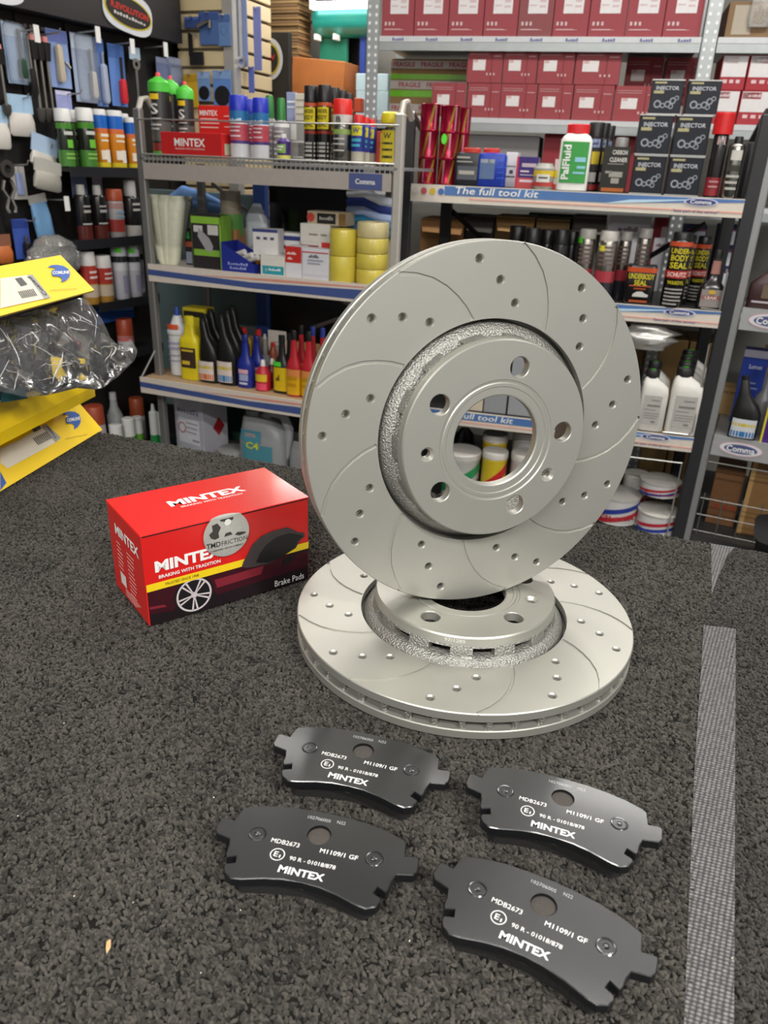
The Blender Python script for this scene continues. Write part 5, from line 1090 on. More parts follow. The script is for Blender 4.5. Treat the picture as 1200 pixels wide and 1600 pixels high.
# ------------------------------------------------------------------ slatwall column
pA = CAM + ray(280, 120)*(3.42/ray(280, 120).y); RS = Rack(280, 120, 3.42, -20)
wS = (RS.pt(362, 120)-RS.pt(280, 120)).length; dS = .30
t = thing('slatwall_column', 'cream slatwall column with silver corner trim', 'column', (RS.P.x, RS.P.y, 0), RS.a)
MB().box(.004, wS-.004, .008, dS, 0, 2.6).build('core', mat('#6a5f4c', .7), t, 0)
zS = [RS.pt(320, y).z for y in (16, 48, 77, 106, 136, 166)]; gap = abs(zS[1]-zS[2])
zz = zS[2]
for k in range(-12, 9):
    z0 = zz+k*gap
    if z0 > 2.5 or z0 < 0: continue
    MB().bbox(0, wS-.03, 0, .012, z0+.004, z0+gap-.006, .002).build('slat', mat('#c9b78f', .55, var=.06), t, 0)
    MB().bbox(wS-.001, wS+.011, .05, dS, z0+.004, z0+gap-.006, .002).build('slat', mat('#c2b08c', .55, var=.06), t, 0)
MB().box(wS-.028, wS+.014, -.004, .045, 0, 2.6).build('corner_trim', mat('#b9b5ae', .35, .5), t, 0)
def scard(x0, x1, yt, yb, col, label, fn=None, d=-.015, name='tool_pack', cat='tool pack', tilt=0, hdr=None, R=None):
    R = R or RS; xc = (x0+x1)/2; a, b = R.pt(x0, (yt+yb)/2, d), R.pt(x1, (yt+yb)/2, d); zt, zb = R.pt(xc, yt, d).z, R.pt(xc, yb, d).z
    w_, h = (b-a).length, zt-zb; loc = R.at((R.s_of(a)+R.s_of(b))/2, d, zb); t = thing(name, label, cat, loc, R.a); t.rotation_euler = (0, math.radians(tilt), R.a)
    if col: MB().bbox(-w_/2, w_/2, 0, .004, 0, h, .001).build('backing_card', paper(col), t, 0)
    if hdr: MB().box(-w_/2, w_/2, -.0008, 0, h*.76, h*.97).build('header_print', paper(hdr), t, 0)
    if fn: fn(t, w_, h)
    MB().tube([(0, .012, h*.97), (0, -.02, h*.97)], .003, 6).build('hanging_hook', WIRE, t)
    return t
def wheelpic(t, w_, h): MB().lathe([(0, -.02), (.4*w_, -.018), (.44*w_, 0), (0, 0)], 24, False, Matrix.Translation((0, -.001, .28*h)) @ Matrix.Rotation(PI/2, 4, 'X')).build('round_tool', mat('#1c1b1b', .3), t)
scard(288, 314, 26, 44, '#33487c', 'short navy blue tool card high on the slatwall', hdr='#4a62a0')
scard(311, 342, 18, 70, '#4a6598', 'blue tool card with an oil filter claw on the slatwall', lambda t, w_, h: MB().tube([(-.5*w_, -.012, .55*h), (-.1*w_, -.012, .66*h), (.15*w_, -.012, .7*h), (.1*w_, -.012, .5*h)], .007, 8).build('claw', metalm('#b3aa98'), t), hdr='#3a5188')
scard(340, 360, 22, 72, '#5f7fae', 'blue tool card beside the silver corner trim', lambda t, w_, h: MB().lathe([(0, -.01), (.012, -.008), (.014, 0)], 16, False, Matrix.Translation((0, -.001, .5*h)) @ Matrix.Rotation(PI/2, 4, 'X')).build('socket', mat('#4a4640', .3, .6), t), hdr='#4a6598')
def blackblade(t, w_, h):
    MB().box(-.35*w_, -.12*w_, -.006, 0, .3*h, h).build('bar', BLK, t, 0); MB().box(-.3*w_, .5*w_, -.008, 0, 0, .42*h).build('plate', BLK, t, 0)
scard(292, 318, 52, 102, None, 'black square breaker tool hanging on the slatwall', blackblade, name='breaker_tool', cat='tool')
scard(288, 309, 115, 168, '#c9a024', 'amber tool card beside the green-collared bottles', hdr='#b08a1c')
scard(309, 328, 112, 158, '#6f90c0', 'small blue card with a round black knob', wheelpic, hdr='#8fa6cc')
scard(333, 361, 110, 165, '#5f86c4', 'blue card with a large black oil filter cup', wheelpic, hdr='#7f9cc8')
def ringspan(t, w_, h):
    MB().box(-.007, .007, -.006, 0, .12*h, .86*h).build('shank', metalm('#c4c8d2'), t, 0)
    for zz_, r_ in ((.06, .020), (.94, .020)): MB().lathe([(r_*.5, -.006), (r_, -.006), (r_, .006), (r_*.5, .006)], 20, True, Matrix.Translation((0, -.003, zz_*h)) @ Matrix.Rotation(PI/2, 4, 'X')).build('ring_end', metalm('#c4c8d2'), t)
scard(368, 386, -20, 104, '#7f8cb4', 'long chrome spanner on a blue card at the slatwall corner', ringspan, d=.04, name='spanner_pack', cat='spanner')
scard(396, 408, 10, 110, '#7a80b8', 'narrow violet-blue sleeve hanging past the slatwall', d=.10, name='sleeve_pack', cat='pack'); scard(388, 397, 104, 145, '#5a68b0', 'small violet-blue sleeve under the chrome spanner', d=.08, name='sleeve_pack', cat='pack')
# second black display behind
RX = Rack(430, 100, 3.75, -20)
def slab(R, x0, x1, yt, yb, d, dp, m, name, label, cat, group=None):
    a, b = R.pt(x0, (yt+yb)/2, d), R.pt(x1, (yt+yb)/2, d); xc = (x0+x1)/2; zt, zb = R.pt(xc, yt, d).z, R.pt(xc, yb, d).z
    o = thing(name, label, cat, R.at((R.s_of(a)+R.s_of(b))/2, d, zb), R.a, group); w_, h = (b-a).length, zt-zb
    MB().bbox(-w_/2, w_/2, 0, dp, 0, h, .002).build('board', m, o, 0)
    return o, w_, h
o, w_, h = slab(RX, 408, 453, 50, 420, -.12, .03, mat('#1d1b1a', .5), 'display_board', 'second black display board with a round badge', 'board')
for r_, c_, nm, y_ in ((.075, '#c6c8cc', 'white_backing', -.004), (.058, '#b8a62c', 'gold_ring', -.006), (.050, '#26211e', 'black_oval', -.008)):
    MB().add([(-w_*.12+r_*.8*math.cos(2*PI*k/32), y_, h*.94-.04+r_*math.sin(2*PI*k/32)) for k in range(32)], [tuple(range(32))[::-1]]).build(nm, paper(c_), o, 0)
V2, F2 = fit_text('REV', -w_*.10, h*.94-.035, .05, .02, .02); MB().add([(x, -.010, z) for x, z in V2], F2).build('lettering', paper('#c8362c'), o, 0)

# ================================================================== RIGHT DISPLAY RACK
sR0 = RR.s_of(RR.pt(641, 330)); sR1 = RR.s_of(RR.pt(1160, 330)); WR = sR1-sR0
t = thing('display_rack', 'black shop rack with printed shelf edges holding tins and oils', 'rack', RR.at(sR0, 0, 0), RR.a)
for sx, yy in ((-.02, .012), (WR+.018, .012), (.05, .37), (WR+.018, .37)):
    MB().bbox(sx-.02, sx+.02, yy-.014, yy+.014, 0, (zR1+.19 if sx < 0 else zR1+.22) if yy < .1 else zR1+.0, .003).build('post', BLK if yy > .1 else mat('#29292b', .4), t, 30)
MB().tube([(-.02, .012, zR1+.18), (-.02, .05, zR1+.20), (-.02, .37, zR1+.12)], .010, 8).build('side_rail', mat('#6a6866', .35, .6), t)
MB().tube([(WR+.018, .012, zR1+.2), (WR+.018, .05, zR1+.23), (WR+.018, .37, zR1+.1)], .010, 8).build('side_rail', BLK, t)
for zz in (zR1, zR2, zR3):
    s_ = MB().box(0, WR, .0, .36, zz-.03, zz-.0005).build('shelf', mat('#2a2a2c', .4), t, 0)
    st = MB().box(0, WR, -.006, 0, zz-.052, zz-.0005).build('edge_strip', mat('#d9cfc2', .4), s_, 0)
    MB().add([(.11*WR, -.0068, zz-.030), (.62*WR, -.0068, zz-.028), (WR, -.0068, zz-.010), (WR, -.0068, zz-.003), (.11*WR, -.0068, zz-.003)], [(0, 1, 2, 3, 4)]).build('blue_band', mat('#4d74ac', .45, var=.35, scale=7), st, 0)
    MB().add([(.60*WR, -.0072, zz-.030), (.68*WR, -.0072, zz-.016), (.9*WR, -.0072, zz-.006), (.72*WR, -.0072, zz-.022)], [(0, 1, 2, 3)]).build('pale_swoosh', paper('#b9d6e8'), st, 0)
    MB().box(.19*WR, WR, -.0070, -.006, zz-.040, zz-.036).build('red_line', paper('#dfa294'), st, 0)
    V2, F2 = fit_text('The full tool kit', .275*WR, zz-.014, .26*WR, .021, .012, .15); MB().add([(x, -.008, z) for x, z in V2], F2).build('strip_lettering', WHT, st, 0)
    for k, c_ in enumerate(('#c9c6c0', '#b9575a', '#d0b23a', '#4a6fb0')):
        MB().lathe([(0, 0), (.010, 0)], 16, False, Matrix.Translation((.015*WR+k*.028*WR, -.0072, zz-.02)) @ Matrix.Rotation(PI/2, 4, 'X')).build('badge_print', paper(c_), st, 0)
    MB().add([(.88*WR+.048*math.cos(2*PI*k/28), -.0078, zz-.014+.011*math.sin(2*PI*k/28)) for k in range(28)], [tuple(range(28))]).build('oval_print', paper('#c9cbe0'), st, 0)
    MB().add([(.88*WR+.042*math.cos(2*PI*k/28), -.0082, zz-.014+.0085*math.sin(2*PI*k/28)) for k in range(28)], [tuple(range(28))]).build('oval_print', paper('#39437e'), st, 0)
    V2, F2 = fit_text('Comma', .88*WR, zz-.0135, .06, .011, .02); MB().add([(x, -.0090, z) for x, z in V2], F2).build('strip_lettering', WHT, st, 0)
    V2, F2 = fit_text('"best part of the service"', .87*WR, zz-.041, .13, .011, .0); MB().add([(x, -.0085, z) for x, z in V2], F2).build('strip_lettering', paper('#4a4f86'), st, 0)
MB().box(0, WR, .02, .36, zR4-.03, zR4-.0005).build('base_deck', mat('#2a2a2c', .5), t, 0)
MB().tube([(.05, .38, zR1-.08), (.30, .38, zR2+.05)], .010, 6).build('cross_brace', BLK, t); MB().tube([(WR-.05, .38, zR1-.09), (WR-.34, .38, zR2+.02)], .010, 6).build('cross_brace', BLK, t)
MB().tube([(WR-.005, .02, zR2+.12), (WR-.005, -.004, zR2+.11), (WR-.005, -.004, zR2+.002), (WR-.06, -.004, zR2+.004)], .003, 6).build('wire_guard', WIRE, t)
MB().tube([(WR-.01, .02, zR3+.30), (WR-.01, -.004, zR3+.02), (WR-.02, -.004, zR3+.006), (WR-.10, -.004, zR3+.006)], .003, 6).build('wire_guard', WIRE, t)
MB().tube([(WR-.30, 0, zR4+.28), (WR-.02, 0, zR4+.28), (WR-.02, 0, zR4)], .003, 6).build('wire_guard', WIRE, t)
# --- top shelf
def foil(t, w_, h):
    MB().loft([(q[0]*h, q[1]*w_, q[1]*w_) for q in TINP], 2, 24).build('tin', mat('#a01838', .25, .7), t)
    for a0, dl, c_ in ((-2.6, .5, '#9a7a2c'), (-1.35, .45, '#a98432'), (-1.9, .35, '#d88aa0')):
        V = []
        for i in range(9):
            f = i/8; a = a0+f*.55*(1 if dl != .35 else .1); r_ = w_*.497
            for q in (a, a+dl*.5): V.append((r_*math.cos(q), r_*math.sin(q), h*(.05+.9*f)))
        MB().add(V, [(2*i, 2*i+1, 2*i+3, 2*i+2) for i in range(8)]).build('swirl_print', mat(c_, .25, .6), t)
def tinstack(x0, x1, tops, yb, d, label, grp):
    loc, w_, h = measure(RR, zR1, x0, x1, tops, d); n = 3; hh = h/n
    for k in range(n):
        o = thing('foil_tin', label % ('bottom', 'middle', 'top')[k], 'tin', (loc.x, loc.y, zR1+k*hh), RR.a+.5*k, grp); foil(o, w_, hh-.0005)
    return loc, w_, h
tinstack(655, 685, 162, 292, .06, 'crimson and gold foil tin, %s of the stack at the rack end', 'crimson foil tins')
tinstack(686, 716, 165, 292, .06, 'crimson and gold foil tin, %s of the stack with the green sticker', 'crimson foil tins')
tinstack(711, 733, 168, 292, .16, 'crimson foil tin, %s of the stack behind the black bottle', 'crimson foil tins')
loc, w_, h = measure(RR, zR1, 685, 716, 165, .06); o = MB().add([(.015*math.cos(2*PI*k/14)*.6, 0, .015*math.sin(2*PI*k/14)) for k in range(14)], [tuple(range(14))]).build('price_sticker', paper('#58d63a'), None, 0); o.location = RR.at(RR.s_of(loc)-.008, .06-w_/2-.002, zR1+h*.58); o.rotation_euler = (0, 0, RR.a); tag(o, 'green round price sticker on the crimson foil tin', 'sticker')
OB2 = [(0, .95), (.02, 1), (.80, 1), (.86, .9), (.89, .55)]
stand(RR, zR1, 712, 751, 231, .05, jar, 'oil_can', 'dark grey oil can with red cap and wheel picture', 'can', prof=OB2, n=6, dr=.55, col='#23262e', cap='#c0382c', caps=[(.88, .7, .12), (.98, .7, .12), (1, .6, .12)], prints=[(-.38, .42, .16, .52, '#55585f')], mk=([(-.4, .1, .72, .05), (-.4, .2, .62, .03), (-.3, .3, .3, .1)], '#a9a69c'))
stand(RR, zR1, 748, 791, 232, .05, jar, 'screenwash_can', 'royal blue ribbed can with red cap', 'can', prof=OB2, n=6, dr=.55, col='#1c3aa6', cap='#c9362c', caps=[(.88, .6, -.08), (.98, .6, -.08), (1, .5, -.08)], prints=[(-.42, .12, .2, .72, '#5a6f96'), (-.40, .1, .62, .72, '#a9b0b8')], mk=([(.2, .48, .22, .03), (.2, .48, .36, .03), (.2, .48, .5, .03), (.2, .48, .64, .03)], '#2f56c8'))
stand(RR, zR1, 789, 807, 238, .10, carton, 'filter_box', 'white box with thin black lines between blue and purple tins', 'carton', dp=.08, col='#dcd9dc', mk=([(-.4, .4, .3, .03), (-.4, .4, .6, .02), (-.1, .2, .4, .1)], '#4a464c'))
stand(RR, zR1, 806, 840, 245, .03, carton, 'additive_tin', 'purple and red rectangular tin with silver badge', 'tin', dp=.05, mt=gloss('#35246e'), prints=[(-.5, -.4, 0, 1, '#b8284a'), (-.4, .5, 0, .34, '#b84a4c'), (-.25, .4, .68, .8, '#b9a9b4')], mk=([(-.3, .1, .52, .05), (-.3, .4, .42, .02), (-.3, .3, .2, .08)], '#d8c4d0'))
stand(RR, zR1, 833, 867, 255, .03, jar, 'filler_tin', 'small grey tin with yellow, white and red bands', 'tin', prof=[(0, .97), (.02, 1), (.8, 1), (.9, .8), (1, .7)], col='#9b9a92', bands=[(.5, .72, '#d6b82c'), (.12, .3, '#b8403a')], prints=[(-.3, .3, .28, .58, '#d8d4cc')], mk=([(-.2, .2, .42, .06)], '#4a4640'))
stand(RR, zR1, 863, 876, 266, .03, jar, 'touch_up_bottle', 'tiny red bottle with yellow cap beside the white bottle', 'bottle', prof=[(0, 1), (.6, 1), (.65, .6)], col='#b8403a', cap='#d8c02c', caps=[(.62, .9), (1, .85)], bands=[(.3, .6, '#c9c2b8')])
def palfluid(t, w_, h):
    jar(t, w_, h, [(0, .92), (.01, 1), (.76, 1), (.82, .85), (.86, .62)], n=4, dr=.6, col='#dfdfda', cap='#d4252a', caps=[(.86, .72), (.99, .72), (1, .66)], prints=[(-.42, .42, .12, .74, '#3f9a4a')], mk=([(.02, .35, .44, .07), (.1, .36, .34, .04), (0, .36, .26, .03)], '#8fc8d8'))
    V2, F2 = fit_text('PalFluid', -.25*w_, .43*h, h*.52, w_*.24, .03, 0, PI/2); MB().add([(x, yfront(x, w_*1.04, w_*.63, 4)-.0015, z) for x, z in V2], F2).build('lettering', WHT, t, 0)
stand(RR, zR1, 874, 923, 194, .03, palfluid, 'brake_fluid_bottle', 'white bottle with red cap and green upright-lettered label', 'bottle')
LUC = dict(body='#232122', cap='#1a1919', cw=.98, ch=.2, bands=[(.02, .1, '#8a2a2a')], prints=[(-.4, .4, .3, .78, '#2a2826'), (-.36, .36, .4, .58, '#cdb52a'), (-.3, .3, .64, .76, '#8a98b8'), (-.3, .3, .14, .28, '#a9a5a0')], txt=[('~5', 0, .7, .5, .04, '#2a3060')])
for x0, x1, yt, d, lb in ((914, 940, 191, .10, 'black-capped spray can with yellow patch beside the white bottle'), (928, 948, 192, .17, 'black-capped spray can behind the yellow-patched one'), (938, 956, 196, .24, 'black-capped spray can farthest behind the grey tin')):
    stand(RR, zR1, x0, x1, yt, d, can, 'carb_spray', lb, 'spray can', 'black carb cleaner cans', **LUC)
def cleanertin(t, w_, h):
    carton(t, w_, h*.83, dp=.07, mt=gloss('#26241f'), prints=[(-.42, .42, .02, .10, '#b0602c')], txt=[('CARBON', .1, .88, .55, .1, '#d0cdc6'), ('CLEANER', .08, .72, .66, .1, '#d0cdc6')], mk=([(-.3, .3, .62, .015), (-.2, .3, .34, .12), (-.1, .2, .2, .12), (-.35, -.1, .42, .05)], '#9a968f'))
    MB().loft([(.83*h, w_*.5, w_*.5, .12*w_, .035), (.97*h, w_*.5, w_*.5, .12*w_, .035), (h, w_*.44, w_*.44, .12*w_, .035)], 2, 16).build('cap', plastic('#8a8886'), t)
stand(RR, zR1, 941, 983, 214, .04, cleanertin, 'carbon_cleaner_tin', 'black rectangular cleaner tin with copper base and grey cap', 'tin')
def injtin(t, w_, h):
    carton(t, w_, h, dp=w_*.9, mt=mat('#1d2028', .3, .2), txt=[('INJECTOR', 0, .74, .72, .14, '#b9bcc2')], mk=([(-.42, -.05, .88, .05), (-.42, -.1, .60, .08)], '#a9a27a'), ch=.002)
    mb = MB()
    for k, (x, z, r_) in enumerate(((-.25, .30, .12), (-.08, .26, .08), (.07, .30, .10), (.22, .40, .10), (.18, .24, .08), (.33, .48, .07))): mb.lathe([(r_*w_*.6, 0), (r_*w_, 0)], 14, False, Matrix.Translation((x*w_, -.0012, z*h)) @ Matrix.Rotation(PI/2, 4, 'X'))
    mb.build('gear_print', paper('#8f949c'), t, 0, 'stuff')
    for z0 in (0, h-.003): MB().box(-w_/2-.0015, w_/2+.0015, -.0015, w_*.9+.0015, z0, z0+.003).build('rim', metalm('#c4c4c0'), t, 0)
zr = zR1
for row, (yts, xs) in enumerate(((255, ((986, 1037), (1041, 1095))), (207, ((993, 1047), (1050, 1106))), (168, ((1012, 1063), (1068, 1121))))):
    top = None
    for i, (x0, x1) in enumerate(xs):
        dd = .02+.02*row
        loc, w_, h = measure(RR, zr, x0, x1, yts, dd)
        h = .108 if row < 2 else .092
        o = thing('injector_tin', 'square navy injector cleaner tin, %s row, beside the %s' % (('bottom', 'middle', 'top')[row], ('black cleaner tin', 'red-capped can')[i]), 'tin', loc, RR.a, 'square navy injector cleaner tins'); injtin(o, w_*.97, h-.001)
    zr += h
stand(RR, zR1, 1110, 1134, 176, .03, can, 'brake_cleaner_can', 'tall dark can with oversized clear red cap', 'spray can', body='#1e1c1d', cap='#cc2022', cw=1.35, ch=.24, bands=[(.02, .24, '#8a2a30')], txt=[('H', .0, .68, .5, .10, '#c9a6a2')], mk=([(-.3, .3, .18, .02), (-.3, .3, .12, .02)], '#b98a8a'))
stand(RR, zR1, 1132, 1160, 213, .02, can, 'penetrating_spray', 'silver spray can with black cap and round badge', 'spray can', body='#8d8c86', cap='#1d1d1d', cw=.5, ch=.12, met=True, prints=[(-.3, .3, .62, .78, '#c9c4bc'), (-.35, .35, .44, .54, '#3a3a30')], mk=([(-.35, .35, .34, .04), (-.35, .3, .24, .04), (-.3, .3, .14, .04)], '#b5b3ab'))
stand(RR, zR1, 1158, 1180, 222, .10, jar, 'grease_cartridge', 'black cartridge standing behind the silver spray can', 'tube', prof=[(0, 1), (.97, 1), (1, .9)], col='#242427')
# --- middle shelf
for k, (x0, x1, yt, d) in enumerate(((792, 818, 352, .10), (817, 841, 356, .03), (840, 864, 358, .10), (862, 884, 358, .03), (880, 900, 360, .10))):
    stand(RR, zR2, x0, x1, yt, d, can, 'chain_spray', 'black spray can in the row behind the upright disc', 'spray can', 'black cans behind the disc', body='#1a1a1b', cap='#121213', cw=1., ch=.2, bands=[(.1, .4, '#3a3a3e')])
SC = dict(body='#a9a49c', cap='#b2aea6', cw=.94, ch=.12, met=True, bands=[(.28, .44, '#a83a44'), (.0, .28, '#2a2a30')], mk=([(-.38, .34, .76, .03), (-.38, .34, .70, .03), (-.38, .34, .64, .03), (-.38, .34, .58, .03), (-.38, .34, .52, .03)], '#6a5a58'))
for x0, x1, yt, d, lb in ((899, 927, 357, .05, 'silver red-banded spray can with green sticker'), (930, 962, 360, .03, 'silver red-banded spray can with yellow sticker'), (962, 982, 361, .10, 'silver red-banded spray can behind the black square tin'), (990, 1013, 356, .09, 'silver red-banded spray can beside the tall underbody can')):
    stand(RR, zR2, x0, x1, yt, d, can, 'brake_cleaner_can', lb, 'spray can', 'silver red-banded cans', prints=[(-.5, -.25, .80, .88, '#58d63a')] if x0 == 899 else ([(-.4, -.1, .72, .80, '#dcd23a')] if x0 == 930 else []), **SC)
def ubtin(t, w_, h):
    jar(t, w_, h, [(0, .97), (.02, 1), (.95, 1), (.97, .96), (1, .96)], n=7, dr=.55, mt=gloss('#161514'), bands=[(.82, .94, '#c4502a')], txt=[('UNDERBODY', 0, .72, .84, .14, '#d8c82a'), ('SEAL', 0, .56, .42, .13, '#d8c82a')], mk=([(-.36, .36, .46, .03), (-.2, .2, .39, .03), (-.3, .3, .06, .05)], '#b0502a'))
    MB().add([(-.22*w_, -.3*w_, .20*h), (.3*w_, -.3*w_, .2*h), (.32*w_, -.3*w_, .26*h), (.2*w_, -.3*w_, .29*h), (.1*w_, -.3*w_, .34*h), (-.08*w_, -.3*w_, .33*h), (-.2*w_, -.3*w_, .27*h)], [tuple(range(7))]).build('car_picture', paper('#c9c8c4'), t, 0)
stand(RR, zR2, 977, 1023, 413, .025, ubtin, 'underbody_tin', 'black square underbody seal tin with yellow lettering and car', 'tin')
UB = dict(body='#171615', cap='#161616', cw=.86, ch=.1, bands=[(.82, .88, '#c8502a'), (.40, .50, '#b8342a')], txt=[('UNDER-', 0, .76, .8, .07, '#d8c82a'), ('BODY', 0, .67, .74, .08, '#d8c82a'), ('SEAL', 0, .57, .74, .08, '#d8c82a'), ('SCHUTZ', 0, .45, .8, .06, '#e8d8d0'), ('WAXOYL', 0, .34, .7, .05, '#d8c82a')], mk=([(-.4, .35, .24, .02), (-.4, .35, .19, .02), (-.4, .3, .14, .02), (-.4, .35, .09, .02), (-.4, .2, .04, .02)], '#a9a6a0'))
for x0, x1, yt, d, lb in ((1040, 1076, 362, .02, 'tall black underbody seal can with yellow capitals at the front'), (1056, 1082, 366, .10, 'tall black underbody seal can behind the front one'), (1080, 1106, 368, .16, 'tall black underbody seal can beside the arched bottle')):
    stand(RR, zR2, x0, x1, yt, d, can, 'underbody_can', lb, 'can', 'tall underbody seal cans', **UB)
def archbottle(t, w_, h):
    jar(t, w_, h, [(0, .96), (.02, 1), (.26, 1), (.36, .92), (.44, .7), (.50, .40), (.62, .30), (.86, .27), (.88, .24)], n=3, dr=.5, mt=gloss('#1c1918'), cap='#191919', caps=[(.86, .30), (.98, .30), (1, .26)], bands=[], prints=[(-.38, .38, .04, .34, '#8d8682'), (-.34, .34, .17, .24, '#9a3430')], txt=[('LEAK', 0, .205, .44, .05, '#e0d8cc')])
    MB().loft([(.6*h, w_*.34, w_*.2), (.82*h, w_*.30, w_*.18)], 3, 16, False).build('neck_label', paper('#a4766c'), t)
    MB().add([(.14*w_*math.cos(2*PI*k/16), -.29*w_, .30*h+.035*h*math.sin(2*PI*k/16)) for k in range(16)], [tuple(range(16))]).build('emblem_print', paper('#c9a436'), t, 0)
stand(RR, zR2, 1094, 1137, 390, .03, archbottle, 'leak_sealer_bottle', 'black arch-shouldered bottle with slim neck and silver label', 'bottle')
# --- lower shelf: white oil bottles and hidden grey boxes
def oil1(t, w_, h):
    jar(t, w_, h, [(0, .94), (.015, 1), (.62, 1), (.72, .94, -.02), (.80, .72, -.12), (.86, .48, -.2), (.88, .44, -.2)], n=4, dr=.62, col='#d9d6cf', cap='#1c1b1b', caps=[(.865, .52, -.2), (.985, .52, -.2), (1, .46, -.2)], prints=[(-.36, .28, .12, .60, '#b3b0aa')], mk=([(-.1, .2, .52, .015), (-.22, .24, .42, .03), (-.3, .1, .36, .01), (-.3, .24, .30, .01), (-.3, .24, .26, .01), (-.3, .2, .22, .01), (0, .14, .15, .03)], '#7d7a76'))
    MB().add([(-.2*w_+.1*w_*math.cos(2*PI*k/12), .08*w_*math.sin(2*PI*k/12), h+.0008) for k in range(12)], [tuple(range(12))]).build('price_dot', paper('#58d63a'), t, 0)
for k in range(2):
    stand(RR, zR3, 1000+k*4, 1043+k*2, 578-k*13, .03+k*.09, oil1, 'oil_bottle', 'white litre oil bottle with black cap, %s of the column behind the disc' % ('front', 'rear')[k], 'bottle', 'white litre oil bottles')
for k in range(4):
    stand(RR, zR3, 1046+k*3, 1100+k*2, 575-k*9, .03+k*.08, oil1, 'oil_bottle', 'white litre oil bottle with black cap, %s of the column by the rack post' % ('front', 'second', 'third', 'rearmost')[k], 'bottle', 'white litre oil bottles')
o = MB().box(0, 1, 0, .28, 0, .002).build('cardboard_liner', mat('#b08f63', .8), None, 0); o.location = RR.at(sR1-.33, .01, zR3); o.rotation_euler = (0, 0, RR.a); o.scale = (.32, 1, 1); tag(o, 'flat cardboard sheet under the white oil bottles', 'cardboard')
for o_ in [q for q in bpy.data.objects if q.name.startswith('oil_bottle') and q.get('group') == 'white litre oil bottles']: o_.location.z += .002
for k, (x0, x1) in enumerate(((728, 757), (759, 794), (797, 838))):
    stand(RR, zR3, x0, x1, 560, .02, carton, 'grease_box', ('pale cream box', 'grey box with rounded print', 'grey box')[k]+(' seen through the disc bore, next to the rack middle', ' seen through the disc bore, beside the cream box', ' seen through the disc bore, beside two other boxes')[k], 'carton', 'boxes behind the disc bore', dp=.12, col=('#c9bda8', '#8f9294', '#94989a')[k])
o = thing('foil_bag', 'crinkled silver foil bag hanging over the shelf', 'bag', RR.at(RR.s_of(RR.pt(1016, 520, .02)), .05, RR.pt(1016, 545, .05).z), RR.a)
lump('#b9b7b2', .25, 12, .2, m=mat('#c4c1bc', .28, .5, bump=.2))(o, .17, zR2-.056-RR.pt(1016, 545, .05).z)
# --- base: filler tins
def filler(c1, c2, base='#d8d6d4', word=None):
    def fn(t, w_, h):
        MB().loft([(q[0]*h*.9, q[1]*w_*.97, q[1]*w_*.97) for q in TINP], 2, 28).build('tin', gloss(base), t)
        MB().loft([(.90*h, w_*.99, w_*.99), (.98*h, w_, w_), (h, w_*.95, w_*.95)], 2, 28).build('lid', plastic('#c9c5be'), t)
        for k, (a, b, c_) in enumerate(((.52, .82, c1), (.22, .54, c2))):
            V = []; r_ = w_*.4905
            for i in range(13):
                q = -PI*.92+i*PI*.84/12; zz_ = h*max(.03, min(.80, a-.30+.46*i/12)); V += [(r_*math.cos(q), r_*math.sin(q), zz_), (r_*math.cos(q), r_*math.sin(q), min(.86*h, zz_+h*.17))]
            MB().add(V, [(2*i, 2*i+2, 2*i+3, 2*i+1) for i in range(12)]).build('diagonal_stripe', gloss(c_), t)
        if word:
            lettering(t, [(word, 0.02, .28, .8, .13, '#b8403c')], w_*1.0, w_*1.0, 2, h)
    return fn
RBD = .03
stand(RR, zR4+.135, 998, 1064, 748, RBD+.06, filler('#b8283a', '#2b3f98', word='BODY FILLER'), 'filler_tin', 'white body filler tin with red and blue stripes, top of the stack by the post', 'tin', 'white body filler tins')
stand(RR, zR4, 993, 1062, 795, RBD+.05, filler('#b8283a', '#2b3f98'), 'filler_tin', 'white body filler tin at the bottom of the stack by the post', 'tin', 'white body filler tins')
stand(RR, zR4+.0, 930, 1000, 768, RBD+.09, filler('#2b3f98', '#c02a3a', word='FILLER'), 'filler_tin', 'white filler tin with big red lettering beside the disc edge', 'tin', 'white body filler tins')
stand(RR, zR4+.0, 970, 1012, 738, RBD+.20, filler('#2b3f98', '#c02a3a'), 'filler_tin', 'tall pale tin standing at the back of the filler tins', 'tin', 'white body filler tins')
for x0, x1, yt, z_, d, c1, c2, base, lb in ((750, 790, 703, 0, .04, '#c02a2c', '#2b3060', '#d8bc2c', 'yellow filler tin with red stripe seen low through the disc bore'), (750, 790, 676, 0, .16, '#b05a1c', '#2b3060', '#cdb02c', 'yellow filler tin behind, seen through the disc bore'),
        (794, 842, 706, 0, .05, '#b8283a', '#2b3f98', '#c9c6c8', 'white red-striped tin seen low through the disc bore'), (796, 842, 672, 0, .17, '#b8283a', '#2b3f98', '#b9b6b8', 'white red-striped tin behind, seen through the disc bore'),
        (690, 749, 702, 0, .05, '#2a8a54', '#22262a', '#c4c4be', 'big pale tub with green and black stripes seen through the disc bore')):
    stand(RR, zR4+z_, x0, x1, yt, d, filler(c1, c2, base), 'filler_tin', lb, 'tin', 'filler tins seen through the bore')
stand(RR, zR4, 704, 744, 668, .30, lump('#141416', .25, 14, .08), 'black_sack', 'black plastic sack behind the green-striped tub', 'bag')

